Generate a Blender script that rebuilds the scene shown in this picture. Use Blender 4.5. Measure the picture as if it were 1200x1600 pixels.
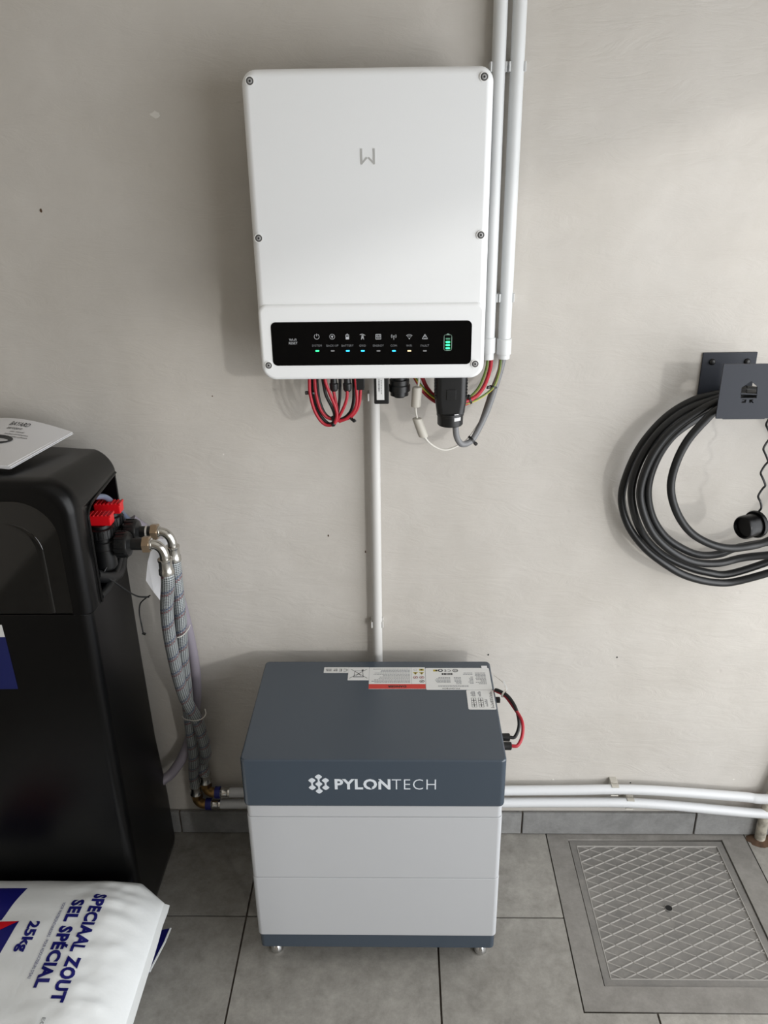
import bpy, bmesh, math, random
from mathutils import Vector, Matrix, noise as mnoise
R_ = random.Random(7)
for o in list(bpy.data.objects): bpy.data.objects.remove(o)
sc = bpy.context.scene
COL = sc.collection

# ------------------------------------------------------------------ camera
F_PX = 1285.0
CAM = Vector((0.0, -1.6848, 1.6524))
PITCH, YAW, ROLL = 0.40575, -0.02387, 0.01424
def cam_axes():
    cp, sp, cy, sy = math.cos(PITCH), math.sin(PITCH), math.cos(YAW), math.sin(YAW)
    f = Vector((sy*cp, cy*cp, -sp)); r = Vector((cy, -sy, 0)); d = f.cross(r)
    c, s = math.cos(ROLL), math.sin(ROLL)
    return r*c + d*s, d*c - r*s, f
RT, DN, FW = cam_axes()
cam = bpy.data.cameras.new('camera'); co = bpy.data.objects.new('camera', cam); COL.objects.link(co)
cam.sensor_fit = 'VERTICAL'; cam.sensor_height = 36; cam.lens = F_PX/1600*36; cam.clip_start = 0.02
m = Matrix.Identity(4)
for i in range(3):
    m[i][0] = RT[i]; m[i][1] = -DN[i]; m[i][2] = -FW[i]; m[i][3] = CAM[i]
co.matrix_world = m
sc.camera = co

# ------------------------------------------------------------------ light and exposure
sc.view_settings.view_transform = 'Standard'; sc.view_settings.look = 'None'
sc.view_settings.gamma = 1; sc.view_settings.use_curve_mapping = False
sc.view_settings.exposure = 0.0
world = bpy.data.worlds.new('sky'); sc.world = world; world.use_nodes = True
bg = world.node_tree.nodes['Background']; bg.inputs[0].default_value = (0.86, 0.93, 1.0, 1); bg.inputs[1].default_value = 1.0
def area(name, loc, target, sx, sy, power, color=(1, 1, 1)):
    l = bpy.data.lights.new(name, 'AREA'); l.shape = 'RECTANGLE'; l.size = sx; l.size_y = sy; l.energy = power; l.color = color
    o = bpy.data.objects.new(name, l); COL.objects.link(o); o.location = loc
    o.rotation_euler = (Vector(target)-Vector(loc)).to_track_quat('-Z', 'Y').to_euler(); return o
area('daylight_garage_door', (1.30, -1.62, 1.08), (0.0, -1.62, 1.08), 2.9, 1.72, 50, (0.985, 0.99, 1.0))     # fills the open garage door at right
sun = bpy.data.lights.new('reflected_sun', 'SUN'); sun.energy = .55; sun.angle = math.radians(2.5); sun.color = (1, .98, .95)  # weak sun-like source standing for an unseen reflection outside the door
so = bpy.data.objects.new('reflected_sun', sun); COL.objects.link(so); so.rotation_euler = Vector((-1, 1.6, -.33)).to_track_quat('-Z', 'Y').to_euler()

# ------------------------------------------------------------------ materials
def srgb(h):
    h = h.lstrip('#'); v = [int(h[i:i+2], 16)/255 for i in (0, 2, 4)]
    return tuple(((c/12.92) if c <= .04045 else ((c+.055)/1.055)**2.4) for c in v) + (1,)
MATS = {}
def mat(name, col, rough=.5, metal=0., var=0., vscale=8., bump=0., bscale=60., coat=0., spec=None, emit=None, estr=0.):
    if name in MATS: return MATS[name]
    M = bpy.data.materials.new(name); M.use_nodes = True; nt = M.node_tree; b = nt.nodes['Principled BSDF']
    c = srgb(col); b.inputs['Base Color'].default_value = c; b.inputs['Roughness'].default_value = rough; b.inputs['Metallic'].default_value = metal
    if spec is not None: b.inputs['Specular IOR Level'].default_value = spec
    if coat: b.inputs['Coat Weight'].default_value = coat; b.inputs['Coat Roughness'].default_value = .08
    tc = nt.nodes.new('ShaderNodeTexCoord')
    if var:
        n = nt.nodes.new('ShaderNodeTexNoise'); n.inputs['Scale'].default_value = vscale; n.inputs['Detail'].default_value = 5
        nt.links.new(tc.outputs['Object'], n.inputs['Vector'])
        mr = nt.nodes.new('ShaderNodeMapRange'); mr.inputs[1].default_value = .3; mr.inputs[2].default_value = .7; mr.inputs[3].default_value = 1-var; mr.inputs[4].default_value = 1+var
        nt.links.new(n.outputs['Fac'], mr.inputs[0])
        mx = nt.nodes.new('ShaderNodeMix'); mx.data_type = 'RGBA'; mx.blend_type = 'MULTIPLY'; mx.inputs[0].default_value = 1
        mx.inputs[6].default_value = c; nt.links.new(mr.outputs[0], mx.inputs[7]); nt.links.new(mx.outputs[2], b.inputs['Base Color'])
    if bump:
        n2 = nt.nodes.new('ShaderNodeTexNoise'); n2.inputs['Scale'].default_value = bscale; n2.inputs['Detail'].default_value = 3
        nt.links.new(tc.outputs['Object'], n2.inputs['Vector'])
        bp = nt.nodes.new('ShaderNodeBump'); bp.inputs['Strength'].default_value = bump; bp.inputs['Distance'].default_value = .002
        nt.links.new(n2.outputs['Fac'], bp.inputs['Height']); nt.links.new(bp.outputs[0], b.inputs['Normal'])
    if emit: b.inputs['Emission Color'].default_value = srgb(emit); b.inputs['Emission Strength'].default_value = estr
    MATS[name] = M; return M

def wall_material():
    M = bpy.data.materials.new('painted_plaster'); M.use_nodes = True; nt = M.node_tree; b = nt.nodes['Principled BSDF']; L = nt.links.new
    N = nt.nodes.new; tc = N('ShaderNodeTexCoord')
    def noise(scale, detail=4, rough=.5, vec=None, dist=0.):
        n = N('ShaderNodeTexNoise'); n.inputs['Scale'].default_value = scale; n.inputs['Detail'].default_value = detail
        n.inputs['Roughness'].default_value = rough; n.inputs['Distortion'].default_value = dist
        L(vec or tc.outputs['Object'], n.inputs['Vector']); return n
    def ramp(src, stops):
        r = N('ShaderNodeValToRGB'); e = r.color_ramp.elements
        e[0].position, e[0].color = stops[0]; e[1].position, e[1].color = stops[1]
        for p, c in stops[2:]:
            k = e.new(p); k.color = c
        L(src, r.inputs[0]); return r
    base = ramp(noise(2.3, 5, .6).outputs['Fac'], [(.3, srgb('#c1bcb4')), (.72, srgb('#cac6c0'))])
    pat = ramp(noise(9, 6, .65, dist=.6).outputs['Fac'], [(.35, (.93, .93, .93, 1)), (.7, (1.02, 1.02, 1.02, 1))])
    mx = N('ShaderNodeMix'); mx.data_type = 'RGBA'; mx.blend_type = 'MULTIPLY'; mx.inputs[0].default_value = .6
    L(base.outputs[0], mx.inputs[6]); L(pat.outputs[0], mx.inputs[7])
    # reddish brown stain where the old pipe goes down by the floor
    sub = N('ShaderNodeVectorMath'); sub.operation = 'SUBTRACT'; sub.inputs[1].default_value = (.915, 0, .115); L(tc.outputs['Object'], sub.inputs[0])
    sc_ = N('ShaderNodeVectorMath'); sc_.operation = 'MULTIPLY'; sc_.inputs[1].default_value = (9., 0, 26.); L(sub.outputs[0], sc_.inputs[0])
    ln = N('ShaderNodeVectorMath'); ln.operation = 'LENGTH'; L(sc_.outputs[0], ln.inputs[0])
    nz = noise(24, 5, .6); ad = N('ShaderNodeMath'); ad.operation = 'MULTIPLY_ADD'; ad.inputs[1].default_value = 1.3; L(nz.outputs['Fac'], ad.inputs[0]); L(ln.outputs['Value'], ad.inputs[2])
    st = ramp(ad.outputs[0], [(.0, (1, 1, 1, 1)), (.5, (0, 0, 0, 1))]); 
    half = N('ShaderNodeMath'); half.operation = 'MULTIPLY'; half.inputs[1].default_value = .33; L(ad.outputs[0], half.inputs[0]); L(half.outputs[0], st.inputs[0])
    m2 = N('ShaderNodeMix'); m2.data_type = 'RGBA'; L(st.outputs[0], m2.inputs[0]); L(mx.outputs[2], m2.inputs[6]); m2.inputs[7].default_value = srgb('#7d5a50')
    L(m2.outputs[2], b.inputs['Base Color'])
    b.inputs['Roughness'].default_value = .62; b.inputs['Specular IOR Level'].default_value = .3
    # trowel relief: broad waves, fine scratches, small pits
    mp = N('ShaderNodeMapping'); mp.inputs['Scale'].default_value = (5, 1, 16); mp.inputs['Rotation'].default_value = (0, .5, 0); L(tc.outputs['Object'], mp.inputs[0])
    n1 = noise(3.2, 3, .5); n2 = noise(1.6, 6, .7, vec=mp.outputs[0], dist=1.2); n3 = noise(150, 2)
    a1 = N('ShaderNodeMath'); a1.operation = 'MULTIPLY_ADD'; a1.inputs[1].default_value = .22; L(n2.outputs['Fac'], a1.inputs[0]); L(n1.outputs['Fac'], a1.inputs[2])
    vo = N('ShaderNodeTexVoronoi'); vo.inputs['Scale'].default_value = 9; L(tc.outputs['Object'], vo.inputs['Vector'])
    pit = ramp(vo.outputs['Distance'], [(.0, (1, 1, 1, 1)), (.06, (0, 0, 0, 1))])
    a2 = N('ShaderNodeMath'); a2.operation = 'MULTIPLY_ADD'; a2.inputs[1].default_value = -.06; L(pit.outputs[0], a2.inputs[0]); L(a1.outputs[0], a2.inputs[2])
    a3 = N('ShaderNodeMath'); a3.operation = 'MULTIPLY_ADD'; a3.inputs[1].default_value = .012; L(n3.outputs['Fac'], a3.inputs[0]); L(a2.outputs[0], a3.inputs[2])
    bp = N('ShaderNodeBump'); bp.inputs['Strength'].default_value = .62; bp.inputs['Distance'].default_value = .014
    L(a3.outputs[0], bp.inputs['Height']); L(bp.outputs[0], b.inputs['Normal'])
    return M
def stone_material(name, c1, c2, bumpd=.0012, rough=.55, rnd=.1):
    M = bpy.data.materials.new(name); M.use_nodes = True; nt = M.node_tree; b = nt.nodes['Principled BSDF']; L = nt.links.new; N = nt.nodes.new
    tc = N('ShaderNodeTexCoord'); n = N('ShaderNodeTexNoise'); n.inputs['Scale'].default_value = 16; n.inputs['Detail'].default_value = 10; n.inputs['Roughness'].default_value = .78; n.inputs['Distortion'].default_value = .15
    oi = N('ShaderNodeObjectInfo'); ad = N('ShaderNodeVectorMath'); ad.operation = 'MULTIPLY_ADD'; ad.inputs[1].default_value = (7, 5, 3)
    cb = N('ShaderNodeCombineXYZ'); L(oi.outputs['Random'], cb.inputs[0]); L(oi.outputs['Random'], cb.inputs[1]); L(cb.outputs[0], ad.inputs[0]); L(tc.outputs['Object'], ad.inputs[2]); L(ad.outputs[0], n.inputs['Vector'])
    r = N('ShaderNodeValToRGB'); r.color_ramp.elements[0].position = .34; r.color_ramp.elements[0].color = srgb(c1); r.color_ramp.elements[1].position = .68; r.color_ramp.elements[1].color = srgb(c2)
    L(n.outputs['Fac'], r.inputs[0])
    mr = N('ShaderNodeMapRange'); mr.inputs[3].default_value = 1-rnd; mr.inputs[4].default_value = 1+rnd*.4; L(oi.outputs['Random'], mr.inputs[0])
    mx = N('ShaderNodeMix'); mx.data_type = 'RGBA'; mx.blend_type = 'MULTIPLY'; mx.inputs[0].default_value = 1; L(r.outputs[0], mx.inputs[6]); L(mr.outputs[0], mx.inputs[7]); L(mx.outputs[2], b.inputs['Base Color'])
    n2 = N('ShaderNodeTexNoise'); n2.inputs['Scale'].default_value = 45; n2.inputs['Detail'].default_value = 8; n2.inputs['Roughness'].default_value = .7; L(ad.outputs[0], n2.inputs['Vector'])
    bp = N('ShaderNodeBump'); bp.inputs['Strength'].default_value = .7; bp.inputs['Distance'].default_value = bumpd; L(n2.outputs['Fac'], bp.inputs['Height']); L(bp.outputs[0], b.inputs['Normal'])
    b.inputs['Roughness'].default_value = rough; b.inputs['Specular IOR Level'].default_value = .35
    return M
def braid_material():
    M = bpy.data.materials.new('braided_steel_hose'); M.use_nodes = True; nt = M.node_tree; b = nt.nodes['Principled BSDF']; L = nt.links.new; N = nt.nodes.new
    tc = N('ShaderNodeTexCoord'); sp = N('ShaderNodeSeparateXYZ'); L(tc.outputs['UV'], sp.inputs[0])
    def lin(a, c):       # sin of (a*u + c*v)
        m1 = N('ShaderNodeMath'); m1.operation = 'MULTIPLY'; m1.inputs[1].default_value = a; L(sp.outputs[0], m1.inputs[0])
        m2 = N('ShaderNodeMath'); m2.operation = 'MULTIPLY_ADD'; m2.inputs[1].default_value = c; L(sp.outputs[1], m2.inputs[0]); L(m1.outputs[0], m2.inputs[2])
        s = N('ShaderNodeMath'); s.operation = 'SINE'; L(m2.outputs[0], s.inputs[0]); return m2, s
    T = 2*math.pi
    _, s1 = lin(T*9, 760); _, s2 = lin(-T*9, 760)
    mu = N('ShaderNodeMath'); mu.operation = 'MULTIPLY'; L(s1.outputs[0], mu.inputs[0]); L(s2.outputs[0], mu.inputs[1])
    r = N('ShaderNodeValToRGB'); r.color_ramp.elements[0].position = .1; r.color_ramp.elements[0].color = srgb('#3c4144'); r.color_ramp.elements[1].position = .75; r.color_ramp.elements[1].color = srgb('#bcc1c2')
    mr = N('ShaderNodeMapRange'); mr.inputs[1].default_value = -1; mr.inputs[2].default_value = 1; L(mu.outputs[0], mr.inputs[0]); L(mr.outputs[0], r.inputs[0])
    prev = r.outputs[0]
    for (a, c, ph, colr) in ((-T, T/.046, .0, '#8f2f3a'), (-T, T/.046, 1.0, '#2b4377')):
        m2, s = lin(a, c); ad = N('ShaderNodeMath'); ad.operation = 'ADD'; ad.inputs[1].default_value = ph; L(m2.outputs[0], ad.inputs[0]); L(ad.outputs[0], s.inputs[0])
        gt = N('ShaderNodeMapRange'); gt.inputs[1].default_value = .88; gt.inputs[2].default_value = .97; L(s.outputs[0], gt.inputs[0])
        br = N('ShaderNodeMapRange'); br.inputs[1].default_value = .0; br.inputs[2].default_value = .35; L(mu.outputs[0], br.inputs[0])
        an = N('ShaderNodeMath'); an.operation = 'MULTIPLY'; L(gt.outputs[0], an.inputs[0]); L(br.outputs[0], an.inputs[1])
        mx = N('ShaderNodeMix'); mx.data_type = 'RGBA'; L(an.outputs[0], mx.inputs[0]); L(prev, mx.inputs[6]); mx.inputs[7].default_value = srgb(colr); prev = mx.outputs[2]
    L(prev, b.inputs['Base Color']); b.inputs['Roughness'].default_value = .38; b.inputs['Metallic'].default_value = .35
    bp = N('ShaderNodeBump'); bp.inputs['Strength'].default_value = .6; bp.inputs['Distance'].default_value = .0015; L(mr.outputs[0], bp.inputs['Height']); L(bp.outputs[0], b.inputs['Normal'])
    return M
def twotone_material(name, ca, cb_):            # green / yellow earth wire: stripe along the length
    M = bpy.data.materials.new(name); M.use_nodes = True; nt = M.node_tree; b = nt.nodes['Principled BSDF']; L = nt.links.new; N = nt.nodes.new
    tc = N('ShaderNodeTexCoord'); sp = N('ShaderNodeSeparateXYZ'); L(tc.outputs['UV'], sp.inputs[0])
    r = N('ShaderNodeValToRGB'); r.color_ramp.interpolation = 'CONSTANT'; r.color_ramp.elements[0].color = srgb(ca); r.color_ramp.elements[1].position = .5; r.color_ramp.elements[1].color = srgb(cb_)
    f = N('ShaderNodeMath'); f.operation = 'MULTIPLY'; f.inputs[1].default_value = 2; L(sp.outputs[0], f.inputs[0]); fr = N('ShaderNodeMath'); fr.operation = 'FRACT'; L(f.outputs[0], fr.inputs[0])
    L(fr.outputs[0], r.inputs[0]); L(r.outputs[0], b.inputs['Base Color']); b.inputs['Roughness'].default_value = .45
    return M
M_WALL = wall_material()
M_TILE = stone_material('grey_stone_tile', '#827f79', '#a5a29b')
M_SKIRT = stone_material('grey_skirting_tile', '#7c7c7b', '#9a9a99')
M_CONC = stone_material('cement_surround', '#75726d', '#8d8a85', .0015, .8, 0)
M_IRON = stone_material('cast_iron_cover', '#6d6b68', '#827f7a', .0015, .6, 0)
M_RIB = mat('worn_iron_edge', '#9a9792', .6)
M_GROUT = mat('dark_grout', '#5d554d', .9, var=.2, vscale=30)
M_PLAIN = mat('white_ceiling_paint', '#d8d5cf', .8)
M_ROOMW = mat('beige_room_paint', '#b3aca1', .8)
M_INV = mat('white_powder_coat', '#eef0f1', .32, bump=.05, bscale=700)
M_GLASS = mat('black_display_glass', '#030304', .06, spec=.18)
M_PRINT = mat('grey_display_print', '#b9bcc0', .5)
M_PRINTD = mat('faint_display_print', '#77797d', .5)
M_LOGO = mat('grey_logo_inlay', '#b4b4b2', .4)
M_ALU = mat('cast_aluminium', '#8f9193', .45, .6)
M_STEEL = mat('screw_steel', '#8d8d8d', .35, .9)
M_DARKHOLE = mat('dark_recess', '#2a2a2a', .7)
M_PVC = mat('white_pvc', '#d6d8d8', .38)
M_PVCG = mat('grey_white_pvc', '#cfcecb', .4)
M_WPIPE = mat('white_water_pipe', '#d6d8da', .35)
M_BLK = mat('black_plastic', '#121314', .4)
M_BLKM = mat('matt_black_moulding', '#050506', .3, spec=.27, bump=.08, bscale=900)
M_BLKG = mat('gloss_black_panel', '#040405', .06, spec=.8)
M_RED = mat('red_cable_jacket', '#a81f2e', .42)
M_REDH = mat('red_handle', '#d4121c', .35)
M_BLKC = mat('black_rubber_cable', '#161718', .42)
M_GREYC = mat('grey_cable', '#77787a', .45)
M_WCAB = mat('white_cable', '#cfccc4', .45)
M_FERR = mat('grey_ferrite', '#bcb8ae', .5)
M_EARTH = twotone_material('green_yellow_earth', '#c9b53a', '#4f6b2a')
M_YEL = mat('yellow_cable', '#cf9b2b', .45)
M_BLUEG = mat('slate_blue_steel', '#3c4753', .27, spec=.75, bump=.12, bscale=1500)
M_LGREY = mat('light_grey_steel', '#b9bbbe', .5, bump=.1, bscale=1500)
M_CHROME = mat('chrome', '#d9d9d9', .12, 1)
M_NICK = mat('nickel_fitting', '#cccac5', .22, 1)
M_BRASSN = mat('brass_nut', '#a8937b', .3, .9)
M_BRASS = mat('brass_fitting', '#9a7a4c', .3, .9)
M_BLUEP = mat('blue_press_ring', '#20287e', .4)
M_LABEL = mat('white_label', '#dfe0df', .4)
M_PAPER = mat('white_paper', '#e4e4e6', .7)
M_INK = mat('black_ink', '#1f1f22', .6)
M_GINK = mat('grey_ink', '#84868a', .6)
M_LOGOW = mat('silver_white_print', '#d7dde4', .45)
M_LRED = mat('red_label_band', '#c93a31', .5)
M_LYEL = mat('yellow_symbol', '#b8a738', .5)
M_LSYM = mat('red_symbol', '#a8494a', .5)
M_BAG = mat('white_poly_bag', '#e9ecec', .3, bump=.25, bscale=90)
M_NAVY = mat('navy_bag_print', '#17186b', .35)
M_BAGR = mat('red_bag_print', '#cf1020', .35)
M_STICK = mat('blue_sticker', '#131c5a', .35)
M_ANTH = mat('anthracite_powder_coat', '#232730', .55, spec=.4, bump=.15, bscale=1200)
M_DRAIN = mat('grey_drain_hose', '#8e8892', .45)
M_RUST = mat('flaky_rusty_paint', '#aba598', .8, var=.5, vscale=45, bump=.5, bscale=120)
M_RUSTD = mat('rust_crust', '#55402f', .9, var=.4, vscale=50, bump=.8, bscale=150)
M_LAMPG = mat('led_green', '#18c964', .4, emit='#3dff9a', estr=2.2)
M_LAMPB = mat('led_blue', '#1a9fd0', .4, emit='#39c8ff', estr=2.0)
M_LAMPW = mat('led_warm', '#cdb58a', .4, emit='#ffe2b0', estr=1.1)
M_LAMPO = mat('led_off', '#8c8d8f', .4)
M_BRAID = braid_material()

# ------------------------------------------------------------------ object helpers
def root_of(o):
    while o.parent: o = o.parent
    return o
def link(name, me, material, parent=None, smooth=None):
    o = bpy.data.objects.new(name, me); COL.objects.link(o)
    if material: me.materials.clear(); me.materials.append(material)
    if parent is not None:
        off = root_of(parent).location
        me.transform(Matrix.Translation(-off)); o.parent = parent
    if smooth is not None:
        me.shade_smooth() if smooth else me.shade_flat()
        if smooth:
            try: me.set_sharp_from_angle(angle=math.radians(smooth if smooth is not True else 40))
            except Exception: pass
            if len(me.polygons) < 6000: o.modifiers.new('even_normals', 'WEIGHTED_NORMAL').keep_sharp = True
    return o
def tag(o, label=None, cat=None, group=None, kind=None):
    if label: o['label'] = label
    if cat: o['category'] = cat
    if group: o['group'] = group
    if kind: o['kind'] = kind
    return o
def thing(name, label, cat, loc, group=None):
    o = bpy.data.objects.new(name, None); o.empty_display_size = .05; COL.objects.link(o); o.location = loc
    return tag(o, label, cat, group)

class MB:
    def __init__(s): s.v = []; s.f = []; s.uv = {}
    def add(s, vs, fs, uvs=None):
        b = len(s.v); s.v += [tuple(v) for v in vs]
        for i, f in enumerate(fs):
            if uvs: s.uv[len(s.f)] = uvs[i]
            s.f.append(tuple(b+k for k in f))
        return s
    def addbm(s, bm):
        bm.verts.ensure_lookup_table(); bm.verts.index_update()
        s.add([v.co for v in bm.verts], [[v.index for v in f.verts] for f in bm.faces]); bm.free(); return s
    def box(s, x0, x1, y0, y1, z0, z1, bev=0., seg=2):
        bm = bmesh.new(); bmesh.ops.create_cube(bm, size=1)
        bm.transform(Matrix.Translation(((x0+x1)/2, (y0+y1)/2, (z0+z1)/2)) @ Matrix.Diagonal((abs(x1-x0), abs(y1-y0), abs(z1-z0), 1)))
        if bev: bmesh.ops.bevel(bm, geom=bm.edges[:], offset=bev, segments=seg, affect='EDGES', profile=.5)
        return s.addbm(bm)
    def obox(s, c, ax, ay, az, sx, sy, sz, bev=0., seg=1):
        bm = bmesh.new(); bmesh.ops.create_cube(bm, size=1); bm.transform(Matrix.Diagonal((sx, sy, sz, 1)))
        if bev: bmesh.ops.bevel(bm, geom=bm.edges[:], offset=bev, segments=seg, affect='EDGES', profile=.5)
        m = Matrix((ax, ay, az)).transposed().to_4x4(); m.translation = c; bm.transform(m); return s.addbm(bm)
    def tube(s, pts, r, n=12, res=6, smooth=True, caps=True):
        P = [Vector(p) for p in pts]; rs = r if isinstance(r, (list, tuple)) else None
        if smooth and len(P) > 2:
            Q = []; RR = []
            for i in range(len(P)-1):
                p0 = P[i-1] if i else P[0]*2-P[1]; p1, p2 = P[i], P[i+1]; p3 = P[i+2] if i+2 < len(P) else P[-1]*2-P[-2]
                for k in range(res):
                    t = k/res
                    Q.append(.5*((2*p1)+(p2-p0)*t+(2*p0-5*p1+4*p2-p3)*t*t+(3*p1-p0-3*p2+p3)*t**3))
                    if rs: RR.append(rs[i]*(1-t)+rs[i+1]*t)
            Q.append(P[-1]); RR.append(rs[-1] if rs else 0); P = Q
            if rs: rs = RR
        T = [(P[min(i+1, len(P)-1)]-P[max(i-1, 0)]).normalized() for i in range(len(P))]
        nrm = T[0].orthogonal().normalized(); vs = []; L = [0.]
        for i, p in enumerate(P):
            if i: L.append(L[-1]+(p-P[i-1]).length)
            nrm = (nrm-T[i]*nrm.dot(T[i])).normalized(); bn = T[i].cross(nrm); rr = rs[i] if rs else r
            for k in range(n):
                a = 2*math.pi*k/n; vs.append(p+(nrm*math.cos(a)+bn*math.sin(a))*rr)
        fs = []; uvs = []
        for i in range(len(P)-1):
            for k in range(n):
                k2 = (k+1) % n; fs.append((i*n+k, i*n+k2, (i+1)*n+k2, (i+1)*n+k))
                uvs.append(((k/n, L[i]), ((k+1)/n, L[i]), ((k+1)/n, L[i+1]), (k/n, L[i+1])))
        if caps:
            e = (len(P)-1)*n; fs += [tuple(range(n))[::-1], tuple(range(e, e+n))]; uvs += [[(0, 0)]*n, [(0, 0)]*n]
        return s.add(vs, fs, uvs)
    def lathe(s, prof, o, axis, n=24, hexa=False):          # prof: (distance along axis, radius)
        o = Vector(o); ax = Vector(axis).normalized(); u = ax.orthogonal().normalized()
        if abs(ax.z) > .9: u = Vector((1, 0, 0))
        w = ax.cross(u); vs = []; fs = []
        for d, r in prof:
            for k in range(n):
                a = 2*math.pi*k/n; vs.append(o+ax*d+(u*math.cos(a)+w*math.sin(a))*r)
        for i in range(len(prof)-1):
            for k in range(n):
                k2 = (k+1) % n; fs.append((i*n+k, i*n+k2, (i+1)*n+k2, (i+1)*n+k))
        e = (len(prof)-1)*n; fs += [tuple(range(n))[::-1], tuple(range(e, e+n))]
        return s.add(vs, fs)
    def build(s, name, material, parent=None, smooth=40):
        me = bpy.data.meshes.new(name); me.from_pydata(s.v, [], s.f)
        if s.uv:
            ul = me.uv_layers.new(name='UVMap')
            for pi, uvs in s.uv.items():
                p = me.polygons[pi]
                for j, li in enumerate(p.loop_indices): ul.data[li].uv = uvs[j]
        bm = bmesh.new(); bm.from_mesh(me); bmesh.ops.recalc_face_normals(bm, faces=bm.faces[:]); bm.to_mesh(me); bm.free()
        return link(name, me, material, parent, smooth)

def rrect(x0, x1, z0, z1, r, n=6):                # r: number or (bl, br, tr, tl)
    rr = r if isinstance(r, (tuple, list)) else (r,)*4
    out = []
    for (cx, cz, a0, q) in ((x0, z0, 180, rr[0]), (x1, z0, 270, rr[1]), (x1, z1, 0, rr[2]), (x0, z1, 90, rr[3])):
        sx = 1 if cx == x0 else -1; sz = 1 if cz == z0 else -1
        for k in range(n+1):
            a = math.radians(a0+90*k/n); out.append((cx+sx*q+math.cos(a)*q, cz+sz*q+math.sin(a)*q))
    return out
def loft_xz(x0, x1, z0, z1, r, layers, n=6):      # layers (y, inset)
    mb = MB(); rings = []
    for y, ins in layers:
        rr = r if isinstance(r, (tuple, list)) else (r,)*4
        pts = rrect(x0+ins, x1-ins, z0+ins, z1-ins, [max(q-ins, .0004) for q in rr], n); rings.append([(p[0], y, p[1]) for p in pts])
    return loft(mb, rings)
def loft_xy(x0, x1, y0, y1, r, layers, n=6):      # layers (z, inset)
    mb = MB(); rings = []
    for z, ins in layers:
        pts = rrect(x0+ins, x1-ins, y0+ins, y1-ins, max(r-ins, .0004), n); rings.append([(p[0], p[1], z) for p in pts])
    return loft(mb, rings)
def loft(mb, rings):
    k = len(rings[0]); vs = [p for r in rings for p in r]; fs = []
    for i in range(len(rings)-1):
        for j in range(k):
            j2 = (j+1) % k; fs.append((i*k+j, i*k+j2, (i+1)*k+j2, (i+1)*k+j))
    e = (len(rings)-1)*k; fs += [tuple(range(k))[::-1], tuple(range(e, e+k))]
    return mb.add(vs, fs)
def bevel_layers(y0, y1, b, k=5):                 # outward direction y0 -> y1, rounded last edge
    s = 1 if y1 > y0 else -1
    L = [(y0, 0.)]
    for i in range(k+1):
        a = math.pi/2*i/k; L.append((y1-s*b*(1-math.sin(a)), b*(1-math.cos(a))))
    return L
FRONT = lambda o: Matrix(((1, 0, 0, o[0]), (0, 0, -1, o[1]), (0, 1, 0, o[2]), (0, 0, 0, 1)))     # local xy -> world xz, facing -Y
def flat(o, ang=0.):                                                                              # local xy -> floor plane, facing +Z
    return Matrix.Translation(o) @ Matrix.Rotation(ang, 4, 'Z')
def text_mesh(s, size, off=0., ext=.0002, align='CENTER', space=1., xs=1., shear=0.):
    c = bpy.data.curves.new('txt', 'FONT'); c.body = s; c.size = size; c.offset = off; c.extrude = ext; c.align_x = align; c.align_y = 'CENTER'
    c.space_character = space; c.shear = shear; c.resolution_u = 3
    o = bpy.data.objects.new('txt', c); me = bpy.data.meshes.new_from_object(o); bpy.data.objects.remove(o); bpy.data.curves.remove(c)
    if xs != 1: me.transform(Matrix.Diagonal((xs, 1, 1, 1)))
    return me
def text(name, s, size, M, material, parent, **kw):
    me = text_mesh(s, size, **kw); me.transform(M); return link(name, me, material, parent, False)
def shape(polys, ext, M, res=1):                  # filled 2D polygons (holes by even-odd), thickness 2*ext
    c = bpy.data.curves.new('shp', 'CURVE'); c.dimensions = '2D'; c.fill_mode = 'BOTH'; c.extrude = ext
    for p in polys:
        s = c.splines.new('POLY'); s.points.add(len(p)-1); s.use_cyclic_u = True
        for i, q in enumerate(p): s.points[i].co = (q[0], q[1], 0, 1)
    o = bpy.data.objects.new('shp', c); me = bpy.data.meshes.new_from_object(o); bpy.data.objects.remove(o); bpy.data.curves.remove(c)
    me.transform(M); return me
def circle(cx, cy, r, n=20): return [(cx+r*math.cos(2*math.pi*i/n), cy+r*math.sin(2*math.pi*i/n)) for i in range(n)]
def stroke(pts, w, closed=False):                 # polygon(s) for a stroked polyline (quads)
    out = []; P = pts+[pts[0]] if closed else pts
    for a, b in zip(P[:-1], P[1:]):
        d = Vector((b[0]-a[0], b[1]-a[1])); l = d.length or 1; n = Vector((-d.y, d.x))/l*w/2; e = d/l*w*.3
        out.append([(a[0]-e.x+n.x, a[1]-e.y+n.y), (b[0]+e.x+n.x, b[1]+e.y+n.y), (b[0]+e.x-n.x, b[1]+e.y-n.y), (a[0]-e.x-n.x, a[1]-e.y-n.y)])
    return out
def quads(name, qs, ext, M, material, parent):    # many thin printed quads / polygons joined in one part
    mb = MB()
    for q in qs:
        k = len(q); mb.add([M @ Vector((p[0], p[1], ext)) for p in q], [tuple(range(k))])
    me = bpy.data.meshes.new(name); me.from_pydata(mb.v, [], mb.f); return link(name, me, material, parent, False)
def plate(name, polys, ext, M, material, parent, smooth=False):
    return link(name, shape(polys, ext, M), material, parent, smooth)
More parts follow.
